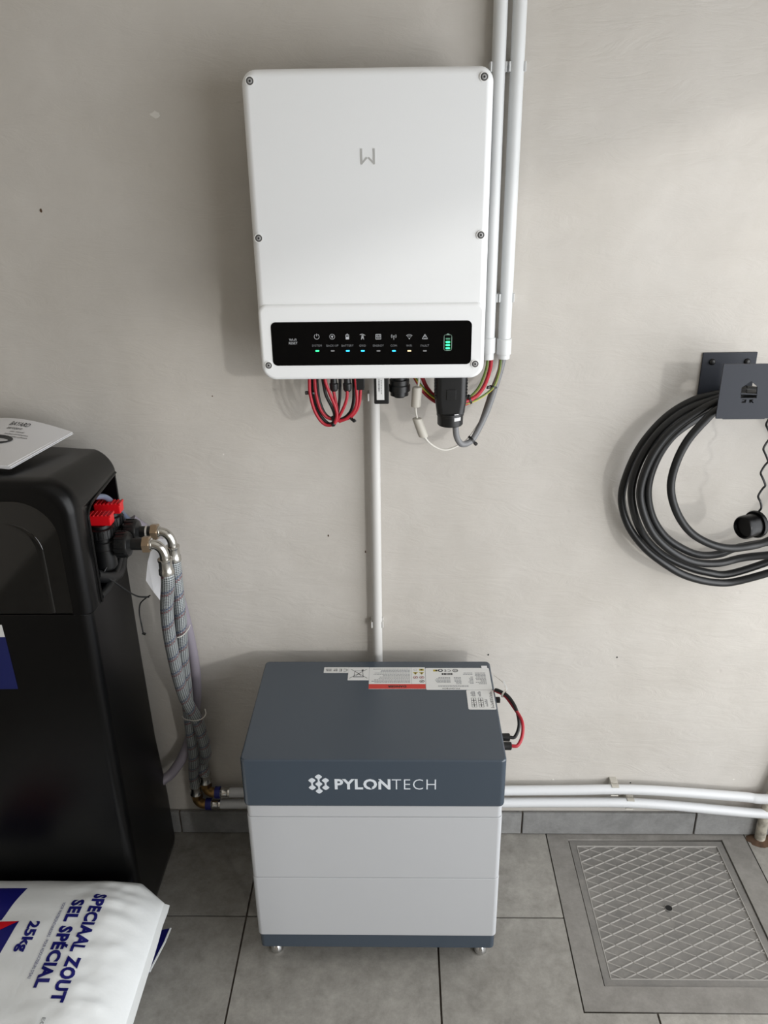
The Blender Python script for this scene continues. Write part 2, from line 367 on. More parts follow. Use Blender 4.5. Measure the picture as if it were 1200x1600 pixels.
def zip_tie(parent, c, axis, r, head=None, material=None):   # band round a bundle plus its square head
    c = Vector(c); ax = Vector(axis).normalized(); mb = MB(); u = ax.orthogonal().normalized(); w = ax.cross(u); n = 16; vs = []; fs = []
    for k in range(n):
        a = 2*math.pi*k/n; d = u*math.cos(a)+w*math.sin(a)
        for (rr, h) in ((r, -.0018), (r+.0011, -.0018), (r+.0011, .0018), (r, .0018)): vs.append(c+d*rr+ax*h)
    for k in range(n):
        k2 = (k+1) % n
        for j in range(4): fs.append((k*4+j, k2*4+j, k2*4+(j+1) % 4, k*4+(j+1) % 4))
    mb.add(vs, fs)
    if head:
        hd = Vector(head).normalized(); sd = ax.cross(hd).normalized(); mb.obox(c+hd*(r+.003), hd, ax, sd, .007, .0065, .0075, .001)
    return mb.build('zip_tie', material or M_BLK, parent)

# ------------------------------------------------------------------ the room
def slab(name, x0, x1, y0, y1, z0, z1, m_):
    return tag(MB().box(x0, x1, y0, y1, z0, z1).build(name, m_, None, None), kind='structure')
wall = slab('wall_back', -1.7, 2.5, 0, .12, -.05, 2.6, M_WALL)
floor = slab('floor', -1.7, 2.5, -4.2, .0, -.08, -.006, M_GROUT)
M_CEIL = mat('pale_ceiling_paint', '#dedad3', .8)
slab('ceiling', -1.7, 2.5, -4.2, .12, 2.6, 2.7, M_CEIL)
slab('wall_left', -1.82, -1.7, -4.2, .12, -.05, 2.6, M_ROOMW)
wr = tag(MB().box(1.25, 1.40, -.10, .12, -.05, 2.6).box(1.25, 1.40, -4.2, -3.15, -.05, 2.6).box(1.25, 1.40, -3.15, -.10, 1.98, 2.6).build('wall_right', M_ROOMW, None, None), kind='structure')
slab('wall_front', -1.7, 1.25, -4.32, -4.2, -.05, 2.6, M_ROOMW)

def tile(poly, z0, z1, parent, m_, name='tile', bev=.0015):
    bm = bmesh.new(); vs = [bm.verts.new((p[0], p[1], z0)) for p in poly]; f = bm.faces.new(vs)
    r = bmesh.ops.extrude_face_region(bm, geom=[f]); ups = [v for v in r['geom'] if isinstance(v, bmesh.types.BMVert)]
    for v in ups: v.co.z = z1
    ed = [e for e in bm.edges if e.verts[0].co.z == z1 and e.verts[1].co.z == z1]
    bmesh.ops.bevel(bm, geom=ed, offset=bev, segments=1, affect='EDGES')
    return MB().addbm(bm).build(name, m_, parent, None)
G = .0022; TX, TY, TW = -.3748, -.2721, .4525
FX0, FX1, FY0 = .379, .896, -.5045                  # opening left for the manhole surround
xs = [TX+TW*k for k in range(-3, 6)]; ys = [0.0, TY]+[TY-TW*k for k in range(1, 9)]
for i in range(len(xs)-1):
    for j in range(len(ys)-1):
        x0, x1, y1, y0 = xs[i]+G, xs[i+1]-G, ys[j]-(G if j else .0005), ys[j+1]+G
        h = R_.uniform(-.0004, .0004)
        if x1 <= FX0 or x0 >= FX1 or y1 <= FY0: P = [(x0, y0), (x1, y0), (x1, y1), (x0, y1)]
        else:
            L_, R2, B_ = FX0-.003, FX1+.003, FY0-.003
            if x0 < L_ and x1 > L_:
                P = [(x0, y0), (L_, y0), (L_, y1), (x0, y1)] if y0 > B_ else [(x0, y0), (x1, y0), (x1, B_), (L_, B_), (L_, y1), (x0, y1)]
            else:
                P = [(R2, y0), (x1, y0), (x1, y1), (R2, y1)] if y0 > B_ else [(x0, y0), (x1, y0), (x1, y1), (R2, y1), (R2, B_), (x0, B_)]
        tile(P, -.006, h, floor, M_TILE)
base = tag(MB().box(-1.7, 2.5, -.006, 0, -.006, .069).build('baseboard_back', M_GROUT, None, None), kind='structure')
for k in range(-3, 7):
    x0, x1 = -.1405+TW*k+G, -.1405+TW*(k+1)-G
    MB().box(x0, x1, -.012, -.003, .003, .0725+R_.uniform(-.001, .001), .0012, 1).build('skirting_tile', M_SKIRT, base, None)
# flaked paint on the wall
def chip(x, z, w, h, seed, col=M_PLAIN):
    rr = random.Random(seed); n = 11
    P = [(x+math.cos(2*math.pi*i/n)*w*rr.uniform(.6, 1.1), z+math.sin(2*math.pi*i/n)*h*rr.uniform(.6, 1.1)) for i in range(n)]
    mb = MB(); loft(mb, [[(p[0], 0., p[1]) for p in P], [(x+(p[0]-x)*.92, -.0005, z+(p[1]-z)*.92) for p in P]]); return mb.build('paint_chip', col, wall, None)
p = Vector((-0.4537, 0, 1.7331)); chip(p.x, p.z, .0105, .0068, 3)
for px, py, w, h, c_ in ((-0.6977, 1.5686, .003, .004, M_RUSTD), (0.8474, 0.1761, .004, .0025, M_PLAIN), (0.3861, 0.1747, .004, .002, M_PLAIN), (0.5857, 0.1649, .0025, .0025, M_DARKHOLE), (0.2057, 0.5537, .0025, .003, M_DARKHOLE), (0.5138, 0.5462, .002, .003, M_DARKHOLE), (-0.1669, 0.8708, .0022, .003, M_RUSTD), (-0.3876, 1.0665, .002, .002, M_PLAIN), (-0.0838, 0.8302, .002, .004, M_RUSTD), (-0.3989, 1.1965, .0018, .0018, M_RUSTD)):
    chip(px, py, w, h, int(abs(px*9000)), c_)

# ------------------------------------------------------------------ manhole cover in the floor
mh = thing('manhole_cover', 'square iron manhole cover with diamond ribs, set in the tiled floor', 'manhole cover', (.6335, -.237, 0))
fr = shape([[(FX0, FY0), (FX1, FY0), (FX1, -.0005), (FX0, -.0005)], [(.4325, -.4464), (.8347, -.4464), (.8347, -.0279), (.4325, -.0279)]], .008, Matrix.Translation((0, 0, -.0075)))
link('cement_surround', fr, M_CONC, mh, None)
lx0, lx1, ly0, ly1 = .4352, .8320, -.4437, -.0306
hole_c = (.6329, -.2397)
ii = .017
lid = shape([[(lx0, ly0), (lx1, ly0), (lx1, ly1), (lx0, ly1)], [(lx0+ii, ly0+ii), (lx1-ii, ly0+ii), (lx1-ii, ly1-ii), (lx0+ii, ly1-ii)]], .006, Matrix.Translation((0, 0, -.009)))
link('cover_rim', lid, M_IRON, mh, None)
pl = shape([[(lx0+ii-.001, ly0+ii-.001), (lx1-ii+.001, ly0+ii-.001), (lx1-ii+.001, ly1-ii+.001), (lx0+ii-.001, ly1-ii+.001)], circle(*hole_c, .0068, 16)], .003, Matrix.Translation((0, 0, -.0085)))
link('cover_plate', pl, M_IRON, mh, None)
MB().box(lx0-.002, lx1+.002, ly0-.002, ly1+.002, -.0195, -.0165).build('pit_bottom', M_DARKHOLE, mh, None)
rb = MB(); ix0, ix1, iy0, iy1 = lx0+ii, lx1-ii, ly0+ii, ly1-ii; dx, dy = .0585, .0284
def clip_line(px, py, sx, sy):
    t0, t1 = -9, 9
    for (p, s, lo, hi) in ((px, sx, ix0, ix1), (py, sy, iy0, iy1)):
        a, b_ = (lo-p)/s, (hi-p)/s
        if a > b_: a, b_ = b_, a
        t0, t1 = max(t0, a), min(t1, b_)
    return (t0, t1) if t1-t0 > .01 else None
def rib(a, b_, w=.0016, z=.0022):
    d = (b_-a).normalized(); n = Vector((-d.y, d.x, 0))
    vs = [a+n*w, b_+n*w, b_-n*w, a-n*w]; up = Vector((0, 0, z)); vs += [a+n*w*.45+up, b_+n*w*.45+up, b_-n*w*.45+up, a-n*w*.45+up]
    rb.add(vs, [(4, 5, 6, 7), (0, 1, 5, 4), (2, 3, 7, 6), (1, 2, 6, 5), (3, 0, 4, 7)])
for sgn in (1, -1):
    for k in range(-22, 23):
        c0 = (.4526, -.0993+dy*k) if sgn > 0 else (.4526, -.0993+dy*k)
        q = clip_line(c0[0], c0[1], dx, sgn*dy)
        if q: rib(Vector((c0[0]+dx*q[0], c0[1]+sgn*dy*q[0], -.0056)), Vector((c0[0]+dx*q[1], c0[1]+sgn*dy*q[1], -.0056)))
for a, b_ in (((ix0, iy0), (ix1, iy0)), ((ix1, iy0), (ix1, iy1)), ((ix1, iy1), (ix0, iy1)), ((ix0, iy1), (ix0, iy0))):
    rib(Vector((a[0], a[1], -.0052)), Vector((b_[0], b_[1], -.0052)), .0018, .0032)
rb.build('diamond_ribs', M_RIB, mh, None)
hr = MB().lathe([(0, .0105), (.0030, .0098), (.0032, .0084), (.0018, .0082)], (hole_c[0], hole_c[1], -.0058), (0, 0, 1), 18).build('lifting_hole', M_IRON, mh, None)
MB().lathe([(0, .0083), (.0006, .0083)], (hole_c[0], hole_c[1], -.0036), (0, 0, 1), 18).build('hole_shade', mat('hole_black', '#0c0b0a', .9), hr, None)

# ------------------------------------------------------------------ old rusty pipe at the right
rp = thing('rusty_pipe', 'old flaky white pipe rising from a rusty hole in the floor', 'pipe', (.932, -.026, 0))
MB().tube([(.932, -.026, -.004), (.936, -.025, .12), (.975, -.024, .35), (1.0, -.024, .7), (1.0, -.024, 1.2)], .0135, 14).build('pipe_tube', M_RUST, rp)
bm = MB(); rr = random.Random(5); ring = []; ring2 = []
for k in range(20):
    a = 2*math.pi*k/20; q = rr.uniform(.024, .034); ring.append((.935+math.cos(a)*q*1.25, -.029+math.sin(a)*min(q, .026), .0)); ring2.append((.933+math.cos(a)*.017, -.027+math.sin(a)*.016, .006))
loft(bm, [ring, ring2]).build('rust_collar', M_RUSTD, rp)

# ------------------------------------------------------------------ conduits on the wall
def conduit(label, pts, r, m_, n=20, name='conduit'):
    t = thing(name, label, 'conduit', pts[0], 'white conduits on the wall'); MB().tube(pts, r, n, 8).build('conduit_tube', m_, t); return t
def clip(label, c, ax, r, m_, group='pipe clips', wid=.016, back=None):
    # open saddle clip: base block on the wall and two arms round the pipe
    c = Vector(c); ax = Vector(ax).normalized(); t = thing('pipe_clip', label, 'pipe clip', (c.x, 0, c.z), group)
    side = ax.cross(Vector((0, -1, 0))).normalized(); out = Vector((0, -1, 0))
    vs = []; fs = []; n = 14; a0, a1 = math.radians(-208), math.radians(28)
    for k in range(n+1):
        a = a0+(a1-a0)*k/n; d = side*math.cos(a)+out*math.sin(a)
        for (q, h) in ((r+.0003, -wid/2), (r+.0036, -wid/2), (r+.0036, wid/2), (r+.0003, wid/2)): vs.append(c+d*q+ax*h)
    for k in range(n):
        for j in range(4): fs.append((k*4+j, (k+1)*4+j, (k+1)*4+(j+1) % 4, k*4+(j+1) % 4))
    fs += [(0, 1, 2, 3), (n*4+3, n*4+2, n*4+1, n*4)]
    MB().add(vs, fs).build('clip_arms', m_, t)
    gap = -c.y-r-.0036
    if gap > .0005:
        bx = MB(); bx.obox(Vector((c.x, -(gap+.006)/2, c.z)), side, out, ax, 2*r+.0065, gap+.006, wid, .0008); bx.build('clip_base', m_, t)
    return t
YC = -.0205
def lean(z): return .1760+(z-1.3)*-.0010
c1 = conduit('white conduit close beside the inverter, left one of the two tall tubes', [(.1757, YC, 1.275), (.1757, YC, 1.6), (.1756, YC, 2.598)], .0125, M_PVC)
MB().lathe([(0, .0142), (.001, .0148), (.030, .0148), (.031, .0140)], (.1757, YC, 1.288), (0, 0, 1), 24).build('end_sleeve', M_PVC, c1)
c2 = conduit('white conduit standing farther from the inverter, right one of the two tall tubes', [(.2075, YC, 1.276), (.2085, YC, 1.6), (.2104, YC, 2.598)], .0125, M_PVC)
MB().lathe([(0, .0142), (.001, .0150), (.031, .0150), (.032, .0140)], (.2076, YC, 1.285), (0, 0, 1), 24).build('end_sleeve', M_PVC, c2)
for (x, z, lab) in ((.1757, 1.800, 'white clip holding the left tall conduit near the top of the inverter'), (.2091, 1.800, 'white clip holding the right tall conduit near the top of the inverter'),
                    (.1757, 1.397, 'white clip holding the left tall conduit beside the black display'), (.2079, 1.397, 'white clip holding the right tall conduit beside the black display')):
    clip(lab, (x, YC, z), (0, 0, 1), .0125, M_PVC)
c3 = conduit('off-white conduit running down the wall from the inverter to the blue-grey battery', [(-.0555, -.0195, 1.30), (-.0570, -.0195, 1.0858), (-.0585, -.0195, .75), (-.0598, -.0195, .46)], .0112, M_PVCG)
clip('off-white clip on the middle conduit just above the battery tower', (-.0595, -.0195, .652), (0, 0, 1), .0112, M_PVCG)
clip('off-white clip on the middle conduit just under the inverter', (-.0565, -.0195, 1.198), (0, 0, 1), .0112, M_PVCG)

# ------------------------------------------------------------------ water pipes along the floor
def press_end(t, x, y, z, r):
    MB().lathe([(-.004, r*.9), (-.004, r+.003), (.010, r+.003), (.010, r*.9)], (x-.036, y, z), (1, 0, 0), 24).build('press_ring', M_BLUEP, t)
    MB().lathe([(0, r*.8), (0, r+.0015), (.004, r+.0022), (.006, r+.0006), (.018, r+.0006), (.020, r+.0022), (.024, r+.0015), (.024, r*.8)], (x-.026, y, z), (1, 0, 0), 24).build('press_sleeve', M_NICK, t)
    e = MB(); e.tube([(x-.036, y, z), (x-.046, y, z), (x-.056, y, z+.006), (x-.062, y, z+.016), (x-.062, y, z+.024)], .0125, 16, 5); e.build('elbow', M_BRASS, t)
    MB().lathe([(0, .012), (0, .0155), (.012, .0155), (.012, .012)], (x-.062, y, z+.022), (0, 0, 1), 6).build('hex_nut', M_BRASS, t)
    MB().lathe([(0, .0145), (.002, .0165), (.005, .0165), (.008, .014), (.020, .014), (.022, .0155), (.026, .0155), (.027, .013)], (x-.062, y, z+.034), (0, 0, 1), 24).build('hose_ferrule', M_NICK, t)
    return Vector((x-.062, y, z+.06))
UP = [(-.455, -.030, .1560), (-.2, -.030, .159), (.15, -.030, .1635), (.40, -.030, .1670), (.60, -.030, .1687), (.85, -.031, .1490), (.90, -.036, .1460), (.945, -.042, .1520), (1.0, -.042, .165), (1.1, -.042, .166), (1.235, -.04, .166)]
LO = [(-.482, -.030, .1185), (-.2, -.030, .121), (.15, -.030, .1245), (.42, -.030, .1268), (.62, -.030, .1240), (.90, -.032, .0955), (1.1, -.034, .084), (1.235, -.034, .08)]
pu = thing('water_pipe', 'upper white water pipe along the wall behind the battery tower', 'pipe', (.6, -.030, .1687), 'water pipes along the floor'); MB().tube(UP, .0123, 20, 10).build('pipe_tube', M_WPIPE, pu)
plw = thing('water_pipe', 'lower white water pipe along the wall just over the skirting tiles', 'pipe', (.62, -.030, .124), 'water pipes along the floor'); MB().tube(LO, .0123, 20, 10).build('pipe_tube', M_WPIPE, plw)
HE_U = press_end(pu, -.445, -.030, .1562, .0123); HE_L = press_end(plw, -.472, -.030, .1186, .0123)
p = Vector((0.5376, -0.03, 0.1809)); clip('grey clip on the upper white water pipe', (p.x, -.030, .1684), (1, 0, -.01), .0123, M_FERR, wid=.018)
p = Vector((0.5804, -0.03, 0.1268)); clip('grey clip on the lower white water pipe', (p.x, -.030, .1242), (1, 0, -.05), .0123, M_FERR, wid=.018)

# ------------------------------------------------------------------ hybrid inverter
IX0, IX1, IZ0, IZ1 = -.2613, .1537, 1.2739, 1.7899
inv = thing('solar_inverter', 'white wall mounted solar inverter with a black display strip and green and blue lights', 'inverter', ((IX0+IX1)/2, -.09, IZ0))
MB().box(IX0+.05, IX1-.05, -.022, -.0005, 1.36, 1.74, .002).build('wall_bracket', M_ALU, inv)
hs = MB().box(IX0+.012, IX1-.012, -.115, -.045, IZ0+.012, IZ1-.012, .006)
for k in range(26):
    x = IX0+.03+k*(IX1-IX0-.06)/25; hs.box(x-.0015, x+.0015, -.046, -.022, IZ0+.03, IZ1-.02)
hs.build('heat_sink', M_ALU, inv)
loft_xz(IX0, IX1, IZ0, IZ1, .024, [(-.100, .002), (-.104, 0)]+bevel_layers(-.106, -.172, .013, 7)[1:], 8).build('front_cover', M_INV, inv, 60)
lp = loft_xz(IX0+.0012, IX1-.0012, IZ0+.0005, 1.4128, (.026, .026, .016, .016), [(-.165, 0.)]+bevel_layers(-.166, -.1775, .007, 6)[1:], 8).build('control_panel', M_INV, inv, 60)
DY = -.1785
dz = loft_xz(-.2378, .1285, 1.3016, 1.3815, .009, [(-.176, 0), (DY+.0003, 0), (DY, .0004)], 6).build('display_window', M_GLASS, lp, 30)
PY = DY-.0002
icx = [-.1545, -.1262, -.0984, -.0707, -.0418, -.0135, .0148, .0433]
names_ = ['SYSTEM', 'BACK-UP', 'BATTERY', 'GRID', 'ENERGY', 'COM', 'WiFi', 'FAULT']
leds = [M_LAMPG, M_LAMPO, M_LAMPB, M_LAMPB, M_LAMPO, M_LAMPB, M_LAMPW, M_LAMPO]
def arc(cx, cy, r, a0, a1, n=12): return [(cx+r*math.cos(math.radians(a0+(a1-a0)*i/n)), cy+r*math.sin(math.radians(a0+(a1-a0)*i/n))) for i in range(n+1)]
w = .0009
icons = [
    stroke(arc(0, 0, .0046, 120, 420), w)+stroke([(0, .001), (0, .0052)], w),
    stroke(arc(0, 0, .0046, 0, 360, 18), w)+[[(-.0016, .0018), (.0016, .0018), (.0016, -.0004), (.0006, -.0016), (-.0006, -.0016), (-.0016, -.0004)]]+stroke([(0, -.0012), (0, -.003)], w),
    stroke([(-.0027, -.0044), (.0027, -.0044), (.0027, .0036), (-.0027, .0036)], w, True)+[[(-.0024, -.004), (.0024, -.004), (.0024, -.0002), (-.0024, -.0002)], [(-.001, .0038), (.001, .0038), (.001, .0054), (-.001, .0054)]]+stroke([(-.001, .0016), (.001, .0016)], w*.7),
    stroke([(-.0022, -.0048), (-.0008, .0046), (.0008, .0046), (.0022, -.0048)], w)+stroke([(-.0048, .0038), (0, .0052), (.0048, .0024)], w)+stroke([(-.0014, 0), (.0014, 0)], w)+stroke([(-.0018, -.0026), (.0018, -.0026)], w)+[[(-.0012, -.002), (.0012, -.002), (.001, .002), (-.001, .002)]],
    stroke([(-.0046, -.0044), (.0046, -.0044), (.0046, .0044), (-.0046, .0044)], w, True)+stroke([(-.0046, .0004), (.0046, .0004)], w)+stroke([(-.003, .0026), (-.0008, .0026)], w)+stroke([(.001, .0026), (.003, .0026)], w)+stroke([(-.0028, -.002), (.0028, -.002)], w*.8),
    stroke([(0, -.005), (0, .001)], w)+[circle(0, .001, .0011, 10)]+sum([stroke(arc(0, .001, r_, a-38, a+38, 6), w) for r_ in (.0026, .0046) for a in (0, 180)], []),
    [circle(0, -.0034, .0011, 10)]+sum([stroke(arc(0, -.0036, r_, 48, 132, 8), w*1.1) for r_ in (.0032, .0054, .0076)], []),
    stroke([(-.0048, -.0038), (.0048, -.0038), (0, .0046)], w, True)+stroke([(0, -.0006), (0, .0016)], w)+[circle(0, -.0022, .0006, 8)]]
for i in range(8):
    zi = 1.3548-.0019*i/7; x = icx[i]
    quads('status_icon', icons[i], .0001, FRONT((x, PY, zi)), M_PRINT, dz)
    text('icon_caption', names_[i], .0052, FRONT((x-.0003, PY, 1.3383-.0018*i/7)), M_PRINTD, dz, ext=.00005, space=1.05)
    o = loft_xz(x-.0035, x+.0035, 1.3276-.0018*i/7, 1.3300-.0018*i/7, .0011, [(DY+.0004, 0), (PY-.0003, 0)], 3).build('status_light', leds[i], dz, None)
    if i in (0, 2, 3, 5): tag(o, ('green' if i == 0 else 'blue')+' glowing status light')
text('button_caption', 'Wi-Fi\nRESET', .0062, FRONT((-.1985, PY, 1.3462)), M_PRINT, dz, ext=.00005)
g = rrect(.0783, .0922, 1.3275, 1.3560, .003, 4)
gp = stroke([(p_[0]-.08525, p_[1]-1.3417) for p_ in g], .001, True)+[[(-.0026, .0144), (.0026, .0144), (.002, .0165), (-.002, .0165)]]
quads('battery_gauge', gp, .0001, FRONT((.08525, PY, 1.3417)), mat('gauge_outline', '#86a598', .5), dz)
for k, zz in enumerate((1.3315, 1.3372, 1.3429, 1.3488)):
    loft_xz(.0812, .0893, zz-.0016, zz+.0016, .0014, [(DY+.0004, 0), (PY-.0003, 0)], 3).build('gauge_bar', M_LAMPG if k < 3 else mat('gauge_dim', '#4f8a70', .4), dz, None)
# embossed maker's mark: two bent strokes
def emblem(sx): return [(sx*.0122, .0130), (sx*.0092, .0130), (sx*.0092, -.0060), (sx*.0020, -.0006), (sx*.0006, -.0030), (sx*.0006, -.0042), (sx*.0090, -.0125), (sx*.0122, -.0118)]
e1 = shape([[(-.0122, .0128), (-.0092, .0128), (-.0092, -.0070), (-.0020, -.0002), (-.0004, -.0022), (-.0102, -.0122), (-.0122, -.0112)], [(.0122, .0128), (.0092, .0128), (.0092, -.0070), (.0020, -.0002), (.0004, -.0022), (.0102, -.0122), (.0122, -.0112)]], .0006, FRONT((-.0551, -.172, 1.6556)))
link('maker_emblem', e1, M_LOGO, inv, None)
for k, (x, z) in enumerate(((-.2458, 1.7722), (.1372, 1.7728), (-.2492, 1.5271), (.1396, 1.5280), (-.2462, 1.3027), (.1362, 1.3021))):
    yb = -.1782 if k > 3 else -.1727
    s = MB().lathe([(0, .0052), (.0018, .0076), (.0019, .0062), (.0006, .0058)], (x, yb+.0004, z), (0, -1, 0), 20).build('screw_cup', mat('bright_white_edge', '#f0f0ee', .3), inv)
    sh = MB().lathe([(0, .0062), (.0012, .0062), (.0013, .0048), (.0006, .0046)], (x, yb-.0004, z), (0, -1, 0), 18).build('screw_washer', mat('dark_screw_washer', '#565656', .5), s)
    MB().lathe([(0, .0040), (.0018, .0040), (.0022, .0034), (.0022, .0019), (.0012, .0017)], (x, yb-.0004, z), (0, -1, 0), 14).build('screw_head', mat('grey_screw_head', '#a6a6a6', .4, .3), s); MB().lathe([(0, .0018), (.0004, .0018)], (x, yb-.0019, z), (0, -1, 0), 6).build('hex_socket', M_DARKHOLE, s)
# connectors under the inverter
zb_ = Vector((-0.0042, -0.105, 1.2206)).z; hh = IZ0+.016-zb_
MB().lathe([(0, .0150), (hh-.036, .0150), (hh-.035, .0195), (hh-.026, .0195), (hh-.024, .0215), (hh-.013, .0215), (hh-.012, .0180), (hh-.004, .0180), (hh-.003, .0115), (hh, .0105), (hh, .004)], (Vector((-0.004, -0.105, 1.2566)).x, -.105, IZ0+.016), (0, 0, -1), 24).build('sealing_cap', M_BLK, inv)

# ------------------------------------------------------------------ cables under the inverter
def up(p): return Vector((p.x, p.y, IZ0+.012))      # the point straight above, inside the inverter's underside
sb = thing('solar_cable_bundle', 'looped bundle of red and black solar cables tied under the inverter', 'cables', Vector((-0.1288, -0.1, 1.2461)))
CP = [  # colour, runs up at its start / end, points of the cable
    (M_RED, 1, 0, [(-0.1757, -0.142, 1.2717), (-0.1762, -0.142, 1.2611), (-0.1761, -0.142, 1.2379), (-0.1692, -0.142, 1.2054), (-0.1561, -0.142, 1.1815), (-0.1422, -0.142, 1.1744), (-0.1287, -0.142, 1.1813), (-0.1136, -0.142, 1.2068), (-0.106, -0.142, 1.2266), (-0.1043, -0.142, 1.24), (-0.1042, -0.142, 1.2454)]),
    (M_BLKC, 1, 1, [(-0.1723, -0.13, 1.2687), (-0.1726, -0.13, 1.2562), (-0.1722, -0.13, 1.2347), (-0.1643, -0.13, 1.2019), (-0.151, -0.13, 1.1806), (-0.1387, -0.13, 1.174), (-0.1275, -0.13, 1.1887), (-0.1205, -0.13, 1.2216), (-0.1189, -0.13, 1.2468), (-0.1182, -0.13, 1.2682)]),
    (M_RED, 1, 1, [(-0.1661, -0.139, 1.2708), (-0.1662, -0.139, 1.2585), (-0.1649, -0.139, 1.237), (-0.1584, -0.139, 1.2081), (-0.148, -0.139, 1.1916), (-0.1384, -0.139, 1.1869), (-0.1226, -0.139, 1.1831), (-0.1083, -0.139, 1.1867), (-0.0928, -0.139, 1.2021), (-0.0865, -0.139, 1.222), (-0.0869, -0.139, 1.2453), (-0.0883, -0.139, 1.2702)]),
    (M_BLKC, 1, 1, [(-0.1632, -0.124, 1.2671), (-0.1632, -0.124, 1.251), (-0.1605, -0.124, 1.2202), (-0.1518, -0.124, 1.1945), (-0.1397, -0.124, 1.1833), (-0.1273, -0.124, 1.1814), (-0.1147, -0.124, 1.1831), (-0.1009, -0.124, 1.1959), (-0.094, -0.124, 1.2179), (-0.0927, -0.124, 1.2486), (-0.0927, -0.124, 1.2665)]),
    (M_BLKC, 1, 0, [(-0.1505, -0.142, 1.2715), (-0.1494, -0.142, 1.2573), (-0.1451, -0.142, 1.2341), (-0.1354, -0.142, 1.2124), (-0.1307, -0.142, 1.1978), (-0.131, -0.142, 1.1813)]),
    (M_RED, 1, 0, [(-0.1451, -0.148, 1.2729), (-0.1444, -0.148, 1.2606), (-0.1374, -0.148, 1.2392), (-0.1283, -0.148, 1.214), (-0.1254, -0.148, 1.1959), (-0.1306, -0.148, 1.1795)]),
    (M_RED, 0, 0, [(-0.1315, -0.136, 1.244), (-0.1306, -0.136, 1.2377), (-0.1277, -0.136, 1.2197), (-0.1256, -0.136, 1.2033), (-0.1253, -0.136, 1.1886), (-0.131, -0.136, 1.1767)]),
    (M_RED, 0, 0, [(-0.0792, -0.132, 1.2443), (-0.08, -0.132, 1.2327), (-0.0822, -0.132, 1.2164), (-0.0888, -0.132, 1.2), (-0.1007, -0.132, 1.1873), (-0.1142, -0.132, 1.1827), (-0.1233, -0.132, 1.1782)]),
]
for cm, u0, u1, pts in CP:
    P_ = [Vector(q) for q in pts]; P_ = ([up(P_[0])] if u0 else [])+P_+([up(P_[-1])] if u1 else [])
    MB().tube(P_, .0031, 10, 6).build('cable', cm, sb)
for a, b_ in ((Vector((-0.1299, -0.138, 1.2747)), Vector((-0.1311, -0.138, 1.2422))), (Vector((-0.1039, -0.138, 1.2745)), Vector((-0.1049, -0.138, 1.2413)))):
    a, b_ = Vector(a), Vector(b_); h = a.z-b_.z
    MB().tube([up(a), a], .005, 12).build('plug_stem', M_BLK, sb); MB().lathe([(0, .0062), (.016, .0066), (.018, .0086), (h-.004, .0082), (h, .0058)], a, (0, 0, -1), 12).build('connector_plug', M_BLK, sb)
a = Vector((-0.079, -0.132, 1.2719)); b_ = Vector((-0.0797, -0.132, 1.2443)); MB().box(a.x-.0085, a.x+.008, -.142, -.124, b_.z, IZ0+.012, .0015).build('connector_plug', M_BLK, sb)
zip_tie(sb, Vector((-0.1723, -0.134, 1.2384)), (0, 0.1, 1), .0078, (-1, -.2, 0)); zip_tie(sb, Vector((-0.1331, -0.137, 1.1826)), (1, 0, .3), .0085, (0, -1, -.4)); zip_tie(sb, Vector((-0.1006, -0.132, 1.1891)), (.8, 0, .5), .0080, (.6, -.3, -.6))

wd = thing('wifi_stick', 'black plug-in communication stick with a white barcode label under the inverter', 'dongle', Vector((-0.0399, -0.12, 1.2606)))
a, b_ = Vector((-0.0533, -0.12, 1.2758)), Vector((-0.0243, -0.12, 1.2127)); MB().box(a.x, b_.x, -.130, -.112, b_.z, IZ0+.012, .0025).build('stick_body', M_BLK, wd)
a, b_ = Vector((-0.0481, -0.1305, 1.2709)), Vector((-0.0334, -0.1305, 1.2214)); lb = MB().box(a.x, b_.x, -.1305, -.1295, b_.z, a.z, .0002, 1).build('barcode_label', M_LABEL, wd, None)
qs = []
rr = random.Random(4)
zz = a.z-.008
while zz > b_.z+.016:
    t = rr.choice((.0005, .0009, .0014)); qs.append([(a.x+.003, zz), (a.x+.0065, zz), (a.x+.0065, zz-t), (a.x+.003, zz-t)]); zz -= t+rr.choice((.0006, .001))
for k in range(9):
    z0 = a.z-.010-k*.0032; qs.append([(a.x+.0085, z0), (a.x+.0098, z0), (a.x+.0098, z0-.0018), (a.x+.0085, z0-.0018)])
quads('barcode_print', qs, .0, FRONT((0, -.1307, 0)), M_INK, lb)

sg = thing('signal_cable', 'thin white cable with two grey ferrite cores hanging under the inverter', 'cable', Vector((0.0308, -0.12, 1.2499)))
MB().tube([up(Vector((0.0346, -0.11, 1.2664))), Vector((0.0346, -0.11, 1.2664)), Vector((0.0333, -0.115, 1.2486)), Vector((0.0283, -0.12, 1.218)), Vector((0.0284, -0.12, 1.1921)), Vector((0.0348, -0.12, 1.1698)), Vector((0.0451, -0.12, 1.1432)), (Vector((0.0622, -0.11, 1.121))), Vector((0.0873, -0.1, 1.1079)), Vector((0.1129, -0.085, 1.1108)), Vector((0.1342, -0.075, 1.1211)), Vector((0.1631, -0.06, 1.1599)), Vector((0.197, -0.035, 1.2267)), Vector((0.2064, -0.022, 1.2829))], .0021, 8, 6).build('cable', M_WCAB, sg)
def ferrite(p0, p1):
    p0, p1 = Vector(p0), Vector(p1); d = p1-p0; l = d.length
    MB().lathe([(0, .006), (.0012, .0092), (l*.10, .0098), (l*.5, .0098), (l*.9, .0098), (l-.0012, .0092), (l, .006)], p0, d, 16).build('ferrite_core', M_FERR, sg)
ferrite(Vector((0.0308, -0.12, 1.2449)), Vector((0.0278, -0.12, 1.2038))); ferrite(Vector((0.0303, -0.12, 1.1817)), Vector((0.0438, -0.12, 1.1419)))

